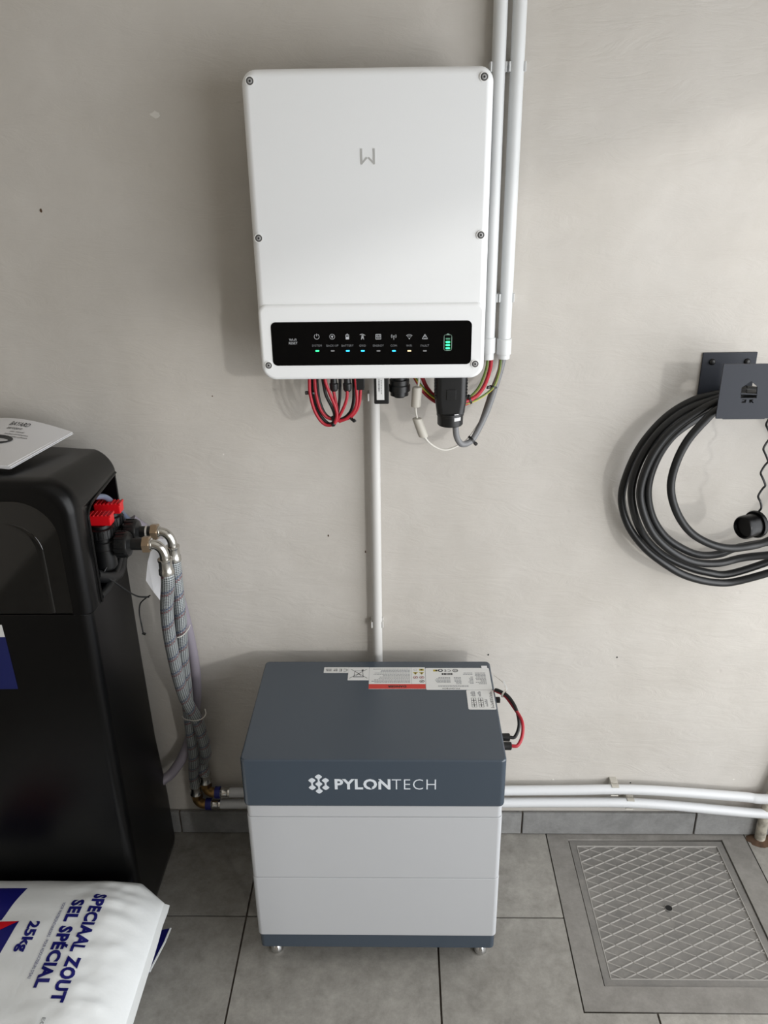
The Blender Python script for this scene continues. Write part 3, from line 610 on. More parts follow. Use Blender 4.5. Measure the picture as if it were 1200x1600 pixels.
pg = thing('power_plug', 'big black power connector with a grey cable plugged in under the inverter', 'connector', Vector((0.095, -0.12, 1.2595)))
zt = Vector((0.0948, -0.12, 1.2746)).z+.01; zm = Vector((0.0958, -0.12, 1.2175)).z; zc_ = Vector((0.0963, -0.12, 1.1942)).z; ze = Vector((0.0968, -0.12, 1.168)).z; xc = Vector((0.0957, -0.12, 1.2239)).x
rings = []
for z, w_, d_ in ((IZ0+.012, .0310, .021), (zt, .0310, .021), (zm, .0305, .021), ((zm+zc_)/2, .0285, .021), (zc_, .0270, .0215)):
    rings.append([(q[0], q[1], z) for q in rrect(xc-w_, xc+w_, -.12-d_, -.12+d_, min(w_, d_)*.6, 5)])
ph = loft(MB(), rings).build('plug_housing', M_BLK, pg, 50)
for s_ in (-1, 1):
    ribm = MB(); ribm.box(xc+s_*.0300-.0012, xc+s_*.0300+.0008, -.134, -.106, zm+.006, zt-.010, .0004, 1)
    for k in range(9):
        z = zt-.012-k*.0062
        if z > zm+.006: ribm.box(xc+s_*.0300-.0018, xc+s_*.0300+.0018, -.136, -.104, z-.0016, z+.0016, .0006, 1)
    tag(ribm.build('grip_ribs', M_BLK, ph), kind='stuff')
MB().box(xc-.009, xc+.009, -.1425, -.140, zm+.006, zm+.026, .0008).build('latch', M_BLK, ph)
MB().lathe([(0, .0255), (.001, .0268), (.006, .0268), (.0065, .0255), (zc_-ze-.002, .0252), (zc_-ze, .0235)], (xc, -.12, zc_), (0, 0, -1), 28).build('clamp_nut', M_BLK, pg)
a, b_ = Vector((0.101, -0.146, 1.1954)), Vector((0.1155, -0.146, 1.1811)); 
lv = MB(); n = 5; A0 = math.radians(-75); A1 = math.radians(-42)
vs = []; fs = []
for k in range(n+1):
    a_ = A0+(A1-A0)*k/n; vs += [(xc+math.cos(a_)*.0260, -.12+math.sin(a_)*.0260, a.z), (xc+math.cos(a_)*.0260, -.12+math.sin(a_)*.0260, b_.z)]
for k in range(n): fs.append((k*2, k*2+1, k*2+3, k*2+2))
lv.add(vs, fs).build('silver_label', mat('silver_label', '#c8c8c8', .35), pg)
xg = Vector((0.1069, -0.12, 1.1666)).x
MB().tube([(xg, -.12, ze+.01), (xg, -.12, ze-.008), Vector((0.1102, -0.118, 1.1394)), Vector((0.1211, -0.112, 1.1239)), Vector((0.1398, -0.102, 1.1272)), Vector((0.1558, -0.088, 1.1483)), Vector((0.1748, -0.065, 1.1816)), Vector((0.1912, -0.042, 1.2219)), Vector((0.2032, -0.026, 1.2576)), Vector((0.2084, -0.0205, 1.2865)), (.2078, -.0205, 1.30)], .0062, 14, 7).build('power_cable', M_GREYC, pg)
zip_tie(pg, Vector((0.1412, -0.1, 1.1293)), Vector((.7, .3, .6)), .0085, (.7, -.2, -.7))
MB().tube([Vector((0.1468, -0.092, 1.1361)), Vector((0.162, -0.07, 1.1643)), Vector((0.1797, -0.045, 1.2094)), Vector((0.1981, -0.026, 1.2537)), Vector((0.2006, -0.0205, 1.2865)), (.2030, -.0205, 1.30)], .0026, 8, 6).build('thin_cable', mat('brown_grey_cable', '#857c7a', .5), pg)

ew = thing('earth_wires', 'red and green-yellow wires curving from the tall conduits behind the power plug', 'cables', Vector((0.1709, -0.06, 1.2333)))
MB().tube([(.1770, YC, 1.30), Vector((0.1821, -0.0205, 1.2802)), Vector((0.1806, -0.03, 1.2587)), Vector((0.1676, -0.055, 1.2294)), Vector((0.1497, -0.075, 1.2125)), Vector((0.1283, -0.09, 1.2063)), Vector((0.0975, -0.095, 1.204)), Vector((0.0694, -0.095, 1.216)), Vector((0.0515, -0.095, 1.2343)), Vector((0.0413, -0.095, 1.2562)), Vector((0.0387, -0.095, 1.269)), up(Vector((0.0387, -0.095, 1.269)))], .0040, 10, 6).build('red_wire', M_RED, ew)
MB().tube([Vector((0.1442, -0.082, 1.2052)), Vector((0.1205, -0.094, 1.1996)), Vector((0.0976, -0.095, 1.1974)), Vector((0.0681, -0.097, 1.2074)), Vector((0.0464, -0.097, 1.2245)), Vector((0.0349, -0.1, 1.2422)), Vector((0.0261, -0.1, 1.2576)), Vector((0.0223, -0.1, 1.2704)), up(Vector((0.0223, -0.1, 1.2704)))], .0034, 10, 6).build('red_wire', M_RED, ew)
MB().tube([(.1715, YC, 1.30), Vector((0.1749, -0.0205, 1.2802)), Vector((0.1728, -0.03, 1.2588)), Vector((0.1586, -0.055, 1.2295)), Vector((0.1407, -0.075, 1.2139)), Vector((0.1207, -0.09, 1.205)), Vector((0.0972, -0.1, 1.2041)), Vector((0.0679, -0.1, 1.2148)), Vector((0.0462, -0.102, 1.2336)), Vector((0.0311, -0.102, 1.2517)), Vector((0.0236, -0.102, 1.2683)), up(Vector((0.0236, -0.102, 1.2683)))], .0027, 8, 6).build('earth_wire', M_EARTH, ew)
MB().tube([(.2045, YC, 1.30), Vector((0.203, -0.024, 1.2821)), Vector((0.1986, -0.034, 1.2529)), Vector((0.1876, -0.05, 1.2267)), Vector((0.1714, -0.062, 1.2141)), Vector((0.1495, -0.08, 1.206)), Vector((0.1283, -0.092, 1.2016)), Vector((0.1075, -0.1, 1.1988))], .0024, 8, 6).build('earth_wire', M_EARTH, ew)
zip_tie(ew, Vector((0.1357, -0.084, 1.2072)), Vector((1, .3, .45)), .0075, (-.2, -.6, .8)); zip_tie(ew, Vector((0.1862, -0.046, 1.2236)), Vector((.3, .3, 1)), .0068, (-1, -.3, 0))

# ------------------------------------------------------------------ battery tower
BX0, BX1, BYF, BYB = -.3193, .2010, -.4110, -.0668
bt = thing('battery_tower', 'slate blue and light grey stacked home battery standing on chrome feet below the inverter', 'battery', ((BX0+BX1)/2, (BYF+BYB)/2, 0))
cu = loft_xy(BX0, BX1, BYF, BYB, .011, [(.464, .006), (.4645, .003), (.467, .0008), (.470, 0)]+bevel_layers(.5, .5806, .0045, 5)[1:], 6).build('control_unit', M_BLUEG, bt, 50)
def module(z0, z1, name='battery_module', ins=.002, m_=M_LGREY, b=.0025, r=.010):
    return loft_xy(BX0+ins, BX1-ins, BYF+ins, BYB-ins, r, [(z0, b), (z0+b*.4, b*.3), (z0+b, 0), (z1-b, 0), (z1-b*.4, b*.3), (z1, b)], 6).build(name, m_, bt, 50)
module(.4358, .4638, 'adapter_band', .0035, b=.0008); module(.2718, .4352, ins=.0025, b=.0012); module(.1045, .2712, ins=.002, b=.0015); module(.0652, .1042, 'base_plinth', .0045, M_BLUEG, .001)
for sx in (BX0+.030, BX1-.028):
    for sy in (BYF+.052, BYB-.034):
        MB().lathe([(0, .0125), (.002, .0145), (.006, .0150), (.012, .0135), (.018, .0095), (.022, .0075), (.024, .0105), (.034, .0105), (.036, .006), (.066, .006)], (sx, sy, 0), (0, 0, 1), 24).build('levelling_foot', M_CHROME, bt)
LY = BYF-.0004
# seven-lozenge emblem and lettering on the front
LC = (-.1664, LY, .5230); hx, hz = .0136, .0098
def loz(cx, cz, s=1.):
    q = []
    for a in range(0, 360, 15):
        r_ = 1/((abs(math.cos(math.radians(a)))**1.25+abs(math.sin(math.radians(a)))**1.25)**(1/1.25)); q.append((cx+.0071*s*r_*math.cos(math.radians(a)), cz+.0060*s*r_*math.sin(math.radians(a))))
    return q
cs = [(0, .0178), (0, 0), (0, -.0178), (-.0133, .0089), (-.0133, -.0089), (.0133, .0089), (.0133, -.0089)]
lq = [loz(*c) for c in cs]+[[(x-.0026, z0+.0004), (x-.0009, (z0+z1)/2), (x-.0026, z1), (x+.0026, z1), (x+.0009, (z0+z1)/2), (x+.0026, z0)] for (x, z0, z1) in ((0, .0060, .0118), (0, -.0118, -.0060), (-.0133, -.0030, .0030), (.0133, -.0030, .0030))]
em = MB()
for q in lq:
    me = shape([q], .0003, FRONT(LC)); em.add([v.co for v in me.vertices], [tuple(p_.vertices) for p_ in me.polygons])
em.build('brand_emblem', M_LOGOW, cu, None)
def fit_text(name, s, x0, x1, z0, z1, y, m_, parent, off=0., space=1., ang=None, **kw):
    me = text_mesh(s, 1., off=off, align='LEFT', ext=0, space=space, **kw); xs_ = [v.co.x for v in me.vertices]; zs_ = [v.co.y for v in me.vertices]
    sx, sz = (x1-x0)/(max(xs_)-min(xs_)), (z1-z0)/(max(zs_)-min(zs_))
    me.transform(Matrix.Translation((x0, z0, 0)) @ Matrix.Diagonal((sx, sz, 1, 1)) @ Matrix.Translation((-min(xs_), -min(zs_), 0)))
    me.transform(FRONT((0, y, 0))); return link(name, me, m_, parent, False)
zl0, zl1 = .5098, .5353
me_b = fit_text('brand_lettering', 'PYLON', -.1352, -.0254, zl0-.0004, zl1+.0004, LY, M_LOGOW, cu, off=.034, space=1.06)
fit_text('brand_lettering', 'TECH', -.0228, .0640, zl0, zl1, LY, M_LOGOW, cu, off=-.012, space=1.1)
# slit through the O of the lettering, in the colour of the case
quads('letter_slit', [[(-.0527, .5340), (-.0502, .5365), (-.0462, .5318), (-.0487, .5293)], [(-.0630, .5112), (-.0605, .5137), (-.0640, .5165), (-.0665, .5140)]], .0, FRONT((0, LY-.0003, 0)), M_BLUEG, cu)
# labels on top, printed to be read from the wall side
TZ = .5806
def lab(name, x0, x1, y0, y1, r=.001, m_=M_LABEL, label=None):
    return plate(name, [rrect(x0, x1, y0, y1, r, 3)], .0002, Matrix.Translation((0, 0, TZ+.0002)), m_, cu)
PZ = TZ+.0005
def rot_text(name, s, cx, cy, size, m_, parent, **kw): return text(name, s, size, flat((cx, cy, PZ), math.pi), m_, parent, ext=.00003, **kw)
def lines(parent, x0, x1, y0, y1, n, m_, seed, name='small_print', hfrac=.5):
    rr = random.Random(seed); qs = []; st = (y1-y0)/n
    for k in range(n):
        y = y1-st*(k+.5); x = x1; end = x0+(x1-x0)*rr.choice((0, 0, .1, .3, .5))*rr.random()
        while x > end+.002:
            wd_ = min(rr.uniform(.002, .006), x-end); qs.append([(x-wd_, y-st*hfrac/2), (x, y-st*hfrac/2), (x, y+st*hfrac/2), (x-wd_, y+st*hfrac/2)]); x -= wd_+.0008
    return quads(name, qs, .0, Matrix.Translation((0, 0, PZ)), m_, parent)
l1 = lab('approval_label', -.1800, -.1240, -.1150, -.0930)
rot_text('approval_mark', 'CE', -.1355, -.104, .0155, M_INK, l1, space=1.2); lines(l1, -.158, -.149, -.110, -.098, 2, M_INK, 1); lines(l1, -.177, -.163, -.110, -.098, 2, M_INK, 2)
l2 = lab('disposal_label', -.1238, -.0762, -.1440, -.0932)
bc = (-.100, -.1195); w = .0012
bn = stroke([(-.0105, -.011), (.0105, -.011), (.0085, .012), (-.0085, .012)], w, True)+stroke([(-.012, -.0125), (.012, -.0125)], w*1.3)+stroke([(-.005, -.007), (.004, .006)], w)+stroke([(.005, -.007), (-.004, .006)], w)+stroke([(-.020, -.017), (.018, .018)], w)+stroke([(.020, -.017), (-.018, .018)], w)+[circle(.0085, .0145, .0026, 10)]
quads('crossed_bin_symbol', bn, .0, Matrix.Translation((bc[0], bc[1], PZ)), M_INK, l2)
l3 = lab('warning_label', -.0758, .0505, -.1767, -.0936)
plate('red_band', [[(-.0756, -.1765), (.0503, -.1765), (.0503, -.1590), (-.0756, -.1590)]], .00005, Matrix.Translation((0, 0, PZ)), M_LRED, l3)
text('band_lettering', 'DANGER', .0098, flat((-.0125, -.1678, PZ+.0002), math.pi), M_INK, l3, ext=.00003, off=.0004, space=1.05)
lines(l3, -.070, .016, -.156, -.098, 11, M_GINK, 3, hfrac=.42); quads('divider', [[(.0186, -.158), (.0192, -.158), (.0192, -.095), (.0186, -.095)]], .0, Matrix.Translation((0, 0, PZ)), M_GINK, l3)
for (x, y, k) in ((.0285, -.1035, 0), (.0425, -.1035, 1), (.0285, -.1175, 2), (.0425, -.1175, 2), (.0285, -.1335, 3), (.0425, -.1335, 3), (.0425, -.1485, 4)):
    if k == 0: quads('pictogram', stroke(arc(x, y, .0035, 0, 360, 10), .0007), .0, Matrix.Translation((0, 0, PZ)), M_GINK, l3)
    elif k == 1: quads('pictogram', [[(x-.0052, y-.004), (x+.0052, y-.004), (x+.0052, y+.004), (x-.0052, y+.004)]], .0, Matrix.Translation((0, 0, PZ)), M_LYEL, l3); quads('pictogram', [circle(x, y, .0025, 8)], .0, Matrix.Translation((0, 0, PZ+.0002)), M_INK, l3)
    elif k == 2: quads('pictogram', [[(x, y-.0056), (x+.0062, y+.0046), (x-.0062, y+.0046)]], .0, Matrix.Translation((0, 0, PZ)), M_LYEL, l3); quads('pictogram', [[(x, y-.0028), (x+.0028, y+.0026), (x-.0028, y+.0026)]], .0, Matrix.Translation((0, 0, PZ+.0002)), M_INK, l3)
    else: quads('pictogram', stroke(arc(x, y, .0048, 0, 360, 14), .0013)+stroke([(x-.0034, y-.0034), (x+.0034, y+.0034)], .0011)+[circle(x, y, .0018, 8)], .0, Matrix.Translation((0, 0, PZ)), M_LSYM if k == 3 else M_INK, l3)
l4 = lab('rating_label', .0512, .1960, -.1800, -.0965, .003)
rot_text('label_lettering', 'PYLONTECH', .106, -.1752, .0062, M_INK, l4, off=.0001, space=1.1); rot_text('approval_mark', 'CE', .1015, -.1068, .012, M_INK, l4, space=1.25)
quads('approval_symbols', stroke(arc(.119, -.1068, .0055, 0, 360, 14), .0016)+stroke(arc(.119, -.1068, .0026, 0, 360, 8), .001)+[circle(.0855, -.1065, .0058, 14)], .0, Matrix.Translation((0, 0, PZ)), M_INK, l4)
quads('approval_symbols', [circle(.0855, -.1065, .003, 10)], .0, Matrix.Translation((0, 0, PZ+.0002)), M_LABEL, l4)
quads('approval_symbols', [[(.069, -.1105), (.079, -.1105), (.079, -.1030), (.069, -.1030)]], .0, Matrix.Translation((0, 0, PZ)), M_LYEL, l4); quads('approval_symbols', [circle(.0765, -.1068, .0028, 8)], .0, Matrix.Translation((0, 0, PZ+.0002)), M_INK, l4)
lines(l4, .087, .112, -.125, -.116, 1, M_INK, 8, hfrac=.75); lines(l4, .072, .106, -.155, -.132, 5, M_GINK, 9); lines(l4, .114, .130, -.160, -.132, 6, M_GINK, 10); lines(l4, .146, .157, -.158, -.130, 6, M_GINK, 11); lines(l4, .134, .157, -.124, -.114, 2, M_GINK, 12); lines(l4, .162, .186, -.160, -.114, 9, M_GINK, 13); lines(l4, .078, .145, -.170, -.163, 2, M_GINK, 15)
plate('peel_tab', [rrect(.1795, .1925, -.1000, -.0890, .0008, 2)], .0002, Matrix.Translation((0, 0, TZ+.0012)), M_PAPER, l4)
l5 = lab('serial_label', .1385, .1975, -.2500, -.1812, .003)
lines(l5, .147, .157, -.205, -.186, 6, M_GINK, 21, hfrac=.7); lines(l5, .162, .169, -.205, -.186, 5, M_GINK, 22, hfrac=.7); lines(l5, .175, .181, -.240, -.214, 9, M_GINK, 23, hfrac=.7); lines(l5, .187, .1935, -.246, -.186, 18, M_INK, 24, hfrac=.5)
quads('diagram_print', sum([stroke([(x-.005, y-.008), (x+.005, y-.008), (x+.005, y+.008), (x-.005, y+.008)], .0008, True)+stroke([(x, y-.006), (x, y+.006)], .0016)+stroke([(x-.004, y), (x+.004, y)], .0016) for x in (.152, .167) for y in (-.2185, -.2345)], []), .0, Matrix.Translation((0, 0, PZ)), M_INK, l5)
# connectors and lead on the right side of the control unit
bl = thing('battery_lead', 'black and red battery lead plugged into the right side of the battery tower', 'cable', Vector((0.213, -0.2946, 0.5439)))
k1, k2 = Vector((0.215, -0.2815, 0.5335)), Vector((0.217, -0.3094, 0.5337))
for kk in (k1, k2): MB().lathe([(0, .0078), (.003, .0092), (.006, .0092), (.0075, .0084), (.022, .0086), (.0235, .0066)], (BX1-.0005, kk.y, kk.z), (1, 0, 0), 14).build('lead_connector', M_BLK, bl)
a = Vector((BX1+.022, k1.y, k1.z)); c_ = Vector((BX1+.022, k2.y, k2.z))
ex = Vector((0.205, -0.2809, 0.5805))
MB().tube([a, a+Vector((.012, .002, .0)), Vector((BX1+.044, k1.y+.02, k1.z+.016)), Vector((BX1+.040, k1.y+.045, k1.z+.038)), Vector((BX1+.026, k1.y+.07, k1.z+.052)), Vector((BX1+.008, k1.y+.085, k1.z+.056)), Vector((BX1-.001, k1.y+.09, k1.z+.056))], .0036, 10, 6).build('black_wire', M_BLKC, bl)
MB().tube([c_, c_+Vector((.014, .001, .001)), Vector((BX1+.047, k2.y+.018, k2.z+.014)), Vector((BX1+.048, k2.y+.040, k2.z+.032)), Vector((BX1+.036, k1.y+.055, k1.z+.036)), Vector((BX1+.020, k1.y+.078, k1.z+.048)), Vector((BX1+.004, k1.y+.092, k1.z+.050)), Vector((BX1-.001, k1.y+.096, k1.z+.050))], .0036, 10, 6).build('red_wire', M_RED, bl)
zc2 = Vector((BX1+.017, k1.y+.078, k1.z+.054)); zip_tie(bl, zc2, (1, -.7, -.3), .0075, None, M_FERR)
MB().tube([zc2+Vector((.004, 0, .008)), zc2+Vector((.001, .012, .018)), zc2+Vector((-.018, .03, .026))], .0012, 6).build('tie_tail', M_WCAB, bl)
MB().obox(zc2+Vector((.003, .008, .016)), Vector((.35, -.65, -.67)).normalized(), Vector((.88, 0, .47)).normalized(), Vector((.35, -.65, -.67)).normalized().cross(Vector((.88, 0, .47)).normalized()), .020, .004, .0008).build('white_tag', M_LABEL, bl, None)
q = Vector((0.205, -0.1998, 0.5678)); MB().box(BX1-.001, BX1+.010, q.y-.005, q.y+.005, q.z-.004, q.z+.006, .001).build('side_socket', M_BLK, bt)

# ------------------------------------------------------------------ water softener
ws = thing('water_softener', 'tall black water softener cabinet with red valve handles at the left', 'water softener', (-.78, -.19, 0))
SX0, SX1 = -.965, -.599
rings = []
for z, f_, bk, ins in ((0, -.312, -.045, .012), (.012, -.322, -.036, .002), (.03, -.325, -.034, 0), (.18, -.325, -.040, 0), (.38, -.325, -.066, 0), (.62, -.325, -.076, 0), (.852, -.325, -.080, 0), (.856, -.324, -.081, .002)):
    rings.append([(q[0], q[1], z) for q in rrect(SX0+ins, SX1-ins, f_, bk, .022, 6)])
lb_ = loft(MB(), rings).build('cabinet', M_BLKM, ws, 50)
# hood: profile in X-Z with big top corner radii, rounded towards the front; side opening cut out
def hood_mesh():
    rings = []
    for y, ins, dz, r_, q2, xb in ((-.078, .008, -.006, .034, 1.3, -.007), (-.082, .002, -.006, .036, 1.3, -.007), (-.090, 0, -.006, .036, 1.3, -.007), (-.20, 0, -.003, .046, .8, -.003), (-.30, 0, 0, .056, .35, 0), (-.318, .0015, 0, .056, .35, 0), (-.328, .006, 0, .056, .35, 0), (-.334, .014, 0, .056, .35, 0), (-.336, .024, 0, .056, .35, 0)):
        x0, x1, z0, z1 = SX0-.004+ins, SX1+.009-ins+xb, .858+ins*.15, 1.136+dz-ins*.8
        pts = rrect(x0, x1, z0, z1, (.004, .004, r_, r_), 8)
        rings.append([(q[0], y, q[1]-max(0, q[0]+.76)**2*q2*(1 if q[1] > 1.06 else 0)) for q in pts])
    return loft(MB(), rings)
def bool_cut(o, cutters, op='DIFFERENCE'):
    for c in cutters:
        md = o.modifiers.new('cut', 'BOOLEAN'); md.object = c; md.operation = op; md.solver = 'EXACT'
    dg = bpy.context.evaluated_depsgraph_get(); me = bpy.data.meshes.new_from_object(o.evaluated_get(dg))
    o.modifiers.clear(); old = o.data; o.data = me; bpy.data.meshes.remove(old)
    for c in cutters: bpy.data.objects.remove(c)
    o.data.shade_smooth(); o.data.set_sharp_from_angle(angle=math.radians(35)); o.modifiers.new('even_normals', 'WEIGHTED_NORMAL').keep_sharp = True
hood = hood_mesh().build('hood', M_BLKM, None, 50)
cm_ = MB(); pts = rrect(-.274, -.096, .80, 1.056, (.001, .001, .001, .022), 6)
rings = [[(-.72, q[0], q[1]) for q in pts], [(-.50, q[0], q[1]) for q in pts]]; cut1 = loft(cm_, rings).build('cut', None, None, None)
arch = []
AX0, AX1, AZ0, AZ1, AR = -.93, -.626, .80, 1.096, .075
pts = rrect(AX0, AX1, AZ0, AZ1, (.002, .002, AR, AR), 10)
cut2 = loft(MB(), [[(q[0], -.324, q[1]) for q in pts], [(q[0], -.36, q[1]) for q in pts]]).build('cut', None, None, None)
bpy.context.view_layer.update()
bool_cut(hood, [cut1, cut2])
hood.data.transform(Matrix.Translation(-ws.location)); hood.parent = ws
# raised lip round the side opening
lipp = [(SX1+.0085-max(0, y+.25)*.045, y, z) for y, z in ((-.086, 1.058), (-.15, 1.0585), (-.243, 1.0585), (-.264, 1.054), (-.2755, 1.042), (-.2770, 1.02), (-.2780, .95), (-.2785, .86))]
MB().tube(lipp, .0028, 8, 4).build('opening_lip', M_BLKM, hood)
# glossy curved door
rings = []
for y, ins in ((-.323, .001), (-.3255, .001), (-.3275, .004)):
    rings.append([(q[0], y, q[1]) for q in rrect(AX0+ins, AX1-ins, .862, AZ1-ins, (.002, .002, AR-ins, AR-ins), 10)])
dr = loft(MB(), rings).build('glossy_door', M_BLKG, ws, 50)
rings = []
for y, ins in ((-.326, .0), (-.3285, .002), (-.3295, .006), (-.330, .012)):
    rings.append([(q[0], y, q[1]) for q in rrect(AX0+.035+ins, AX1-.036-ins, .8625, AZ1-.045-ins, (.002, .002, .062-ins, .062-ins), 10)])
loft(MB(), rings).build('reflection_arch', M_BLKG, dr, 50)  # raised inner arch imitates the edge of a reflection in the door
# sticker on the cabinet front
sk = plate('blue_sticker', [[(-.93, .6838), (-.7706, .6866), (-.7728, .8078), (-.93, .8078)]], .0003, FRONT((0, -.3253, 0)), M_STICK, ws)
tag(sk, 'navy blue sticker with a white top band'); quads('white_band', [[(-.93, .8078), (-.7729, .8078), (-.7737, .8351), (-.93, .8351)]], .0005, FRONT((0, -.3253, 0)), M_LABEL, sk)
plate('sticker_print', [rrect(-.84, -.7735-.030+.001, .745, .749, .001, 2)], .0001, FRONT((0, -.3258, 0)), M_LABEL, sk)
# bypass valves
def valve(cx, cy, cz, label):
    v = MB().lathe([(0, .016), (.006, .021), (.045, .021), (.047, .0235), (.062, .0235), (.064, .0205), (.070, .0205), (.072, .0235), (.090, .0235), (.092, .018), (.098, .018)], (cx, cy, cz-.072), (0, 0, 1), 24)
    for k in range(18):
        a = 2*math.pi*k/18; d = Vector((math.cos(a), math.sin(a), 0)); v.obox(Vector((cx, cy, cz+.009))+d*.0238, d, Vector((-d.y, d.x, 0)), Vector((0, 0, 1)), .0022, .0036, .016)
    v = v.build('bypass_valve', M_BLK, ws)
    hd = MB(); hd.box(cx-.029, cx+.025, cy-.013, cy+.013, cz+.026, cz+.048, .003)
    for k in range(7): hd.box(cx-.024+k*.008-.0022, cx-.024+k*.008+.0022, cy-.0125, cy+.0125, cz+.044, cz+.0492, .0006, 1)
    hd = hd.build('valve_handle', M_REDH, v); tag(hd, 'red valve handle')
    return v
VZ = .966; HV = ((-.600, -.2, VZ), (-.600, -.14, VZ))
UZ = .9465
for i, (vx, vy, vz) in enumerate(HV):
    v = valve(vx, vy, vz, '')
    un = MB().lathe([(0, .014), (.016, .014), (.018, .0225), (.020, .0255), (.040, .0265), (.044, .024), (.046, .0165), (.048, .0120), (.078, .0120)], (vx+.008, vy, UZ), (1, 0, 0), 24)
    for k in range(14):
        a = 2*math.pi*k/14; d = Vector((0, math.cos(a), math.sin(a))); un.obox(Vector((vx+.037, vy, UZ))+d*.0263, d, Vector((0, -d.z, d.y)), Vector((1, 0, 0)), .0024, .004, .018)
    un.build('union_nut', M_BLK, v)
MB().tube([(-.61, -.245, .90), (-.60, -.20, .872), (-.597, -.15, .862), (-.60, -.10, .90)], .0125, 12).build('overflow_tube', M_BLK, ws)
MB().tube([(-.60, -.262, .862), (-.596, -.22, .864), (-.596, -.15, .880), (-.599, -.105, .93)], .008, 12).build('overflow_tube', M_BLK, ws)
MB().tube([Vector((-0.6072, -0.19, 1.0461)), Vector((-0.6014, -0.15, 1.0284)), Vector((-0.5996, -0.11, 0.9932)), Vector((-0.6012, -0.06, 0.9481)), Vector((-0.5861, -0.035, 0.9062))], .006, 10).build('vent_tube', mat('smoky_blue_tube', '#6a7488', .3), ws)

# braided hoses
def braided(label, vx, vy, path, end):
    h = thing('braided_hose', label, 'hose', (vx+.086, vy, UZ), 'braided water hoses')
    x0 = vx+.079
    MB().lathe([(0, .014), (.001, .0178), (.014, .0178), (.015, .014)], (x0, vy, UZ), (1, 0, 0), 6).build('hex_nut', M_BRASSN, h, None)
    MB().lathe([(0, .0098), (.0, .0125), (.004, .0125), (.005, .0098)], (x0+.014, vy, UZ), (1, 0, 0), 20).build('nut_collar', M_NICK, h)
    ex_ = x0+.040
    MB().tube([(x0+.010, vy, UZ), (x0+.018, vy, UZ), (x0+.028, vy, UZ-.003), (x0+.036, vy, UZ-.011), (ex_, vy, UZ-.022), (ex_, vy, UZ-.036)], .0098, 18, 6).build('elbow', M_NICK, h)
    MB().lathe([(0, .0125), (.001, .0150), (.005, .0150), (.007, .0136), (.022, .0136), (.024, .0152), (.034, .0157), (.036, .0145)], (ex_, vy, UZ-.032), (0, 0, -1), 28).build('crimp_sleeve', M_NICK, h)
    MB().tube([(ex_, vy, UZ-.060), (ex_, vy, UZ-.085)]+path+[end+Vector((0, 0, .04)), end-Vector((0, 0, .004))], .0138, 20, 12).build('hose', M_BRAID, h)
    return h
PA = [Vector((-0.4966, -0.185, 0.7752)), Vector((-0.502, -0.165, 0.6671)), Vector((-0.4997, -0.135, 0.5362)), Vector((-0.485, -0.1, 0.4289)), Vector((-0.4856, -0.065, 0.315))]
PB = [Vector((-0.4867, -0.13, 0.743)), Vector((-0.4957, -0.118, 0.6366)), Vector((-0.5031, -0.1, 0.5289)), Vector((-0.5112, -0.08, 0.4134)), Vector((-0.5199, -0.055, 0.2968))]
hA = braided('braided steel water hose with nickel elbow, nearer one, on the front valve', -.600, -.2, PA, HE_U)
hB = braided('braided steel water hose with nickel elbow, farther one, on the rear valve', -.600, -.14, PB, HE_L)
dh = thing('drain_hose', 'smooth grey drain hose hanging on the wall behind the braided hoses', 'hose', Vector((-0.5064, -0.03, 0.5253)))
MB().tube([Vector((-0.5921, -0.05, 0.9345)), Vector((-0.5424, -0.03, 0.8659)), Vector((-0.5165, -0.026, 0.7331)), Vector((-0.5021, -0.028, 0.6137)), Vector((-0.499, -0.03, 0.507)), Vector((-0.5139, -0.03, 0.3941)), Vector((-0.5459, -0.034, 0.2953)), Vector((-0.5805, -0.05, 0.2403)), Vector((-0.6094, -0.07, 0.2251))], .0125, 16, 8).build('hose', M_DRAIN, dh)
# white cable ties round the hoses
def band(label, pts, r=.0011):
    t = tag(MB().tube(pts, r, 8, 5).build('hose_tie', M_WCAB, None), label, 'cable tie', 'white ties on the hoses'); return t
band('white cable tie round the upper half of the two braided hoses', [Vector((-0.4867, -0.168, 0.708)), Vector((-0.4823, -0.15, 0.7)), Vector((-0.4757, -0.125, 0.6993)), Vector((-0.4746, -0.105, 0.7004))])
band('white cable tie round the lower half of the two braided hoses', [Vector((-0.52, -0.105, 0.453)), Vector((-0.5084, -0.118, 0.4537)), Vector((-0.4826, -0.125, 0.4554)), Vector((-0.4683, -0.115, 0.4551)), Vector((-0.4653, -0.098, 0.455)), Vector((-0.4701, -0.085, 0.4582))])
# paper tag on the hose unions
tg = thing('paper_tag', 'white paper tag hanging behind the nickel elbows', 'tag', Vector((-0.5322, -0.12, 0.8633)))
Pt = [Vector((-0.5199, -0.115, 0.9184)), Vector((-0.4999, -0.105, 0.9136)), Vector((-0.5036, -0.112, 0.8668)), Vector((-0.5181, -0.14, 0.7759)), Vector((-0.5306, -0.15, 0.8097)), Vector((-0.5435, -0.15, 0.8375)), Vector((-0.5373, -0.14, 0.8764)), Vector((-0.5308, -0.128, 0.9006))]
nrm = Vector((.45, .8, 0))
mb = MB(); mb.add(Pt+[p_+Vector((.0002, .0006, 0)) for p_ in Pt], [tuple(range(8)), tuple(range(8, 16))[::-1]]+[(i, (i+1) % 8, 8+(i+1) % 8, 8+i) for i in range(8)]); mb.build('tag_sheet', M_PAPER, tg, None)
zip_tie(tg, Vector((-.530, -.14, UZ)), (1, 0, 0), .0122, (0, -.3, -1), M_WCAB)
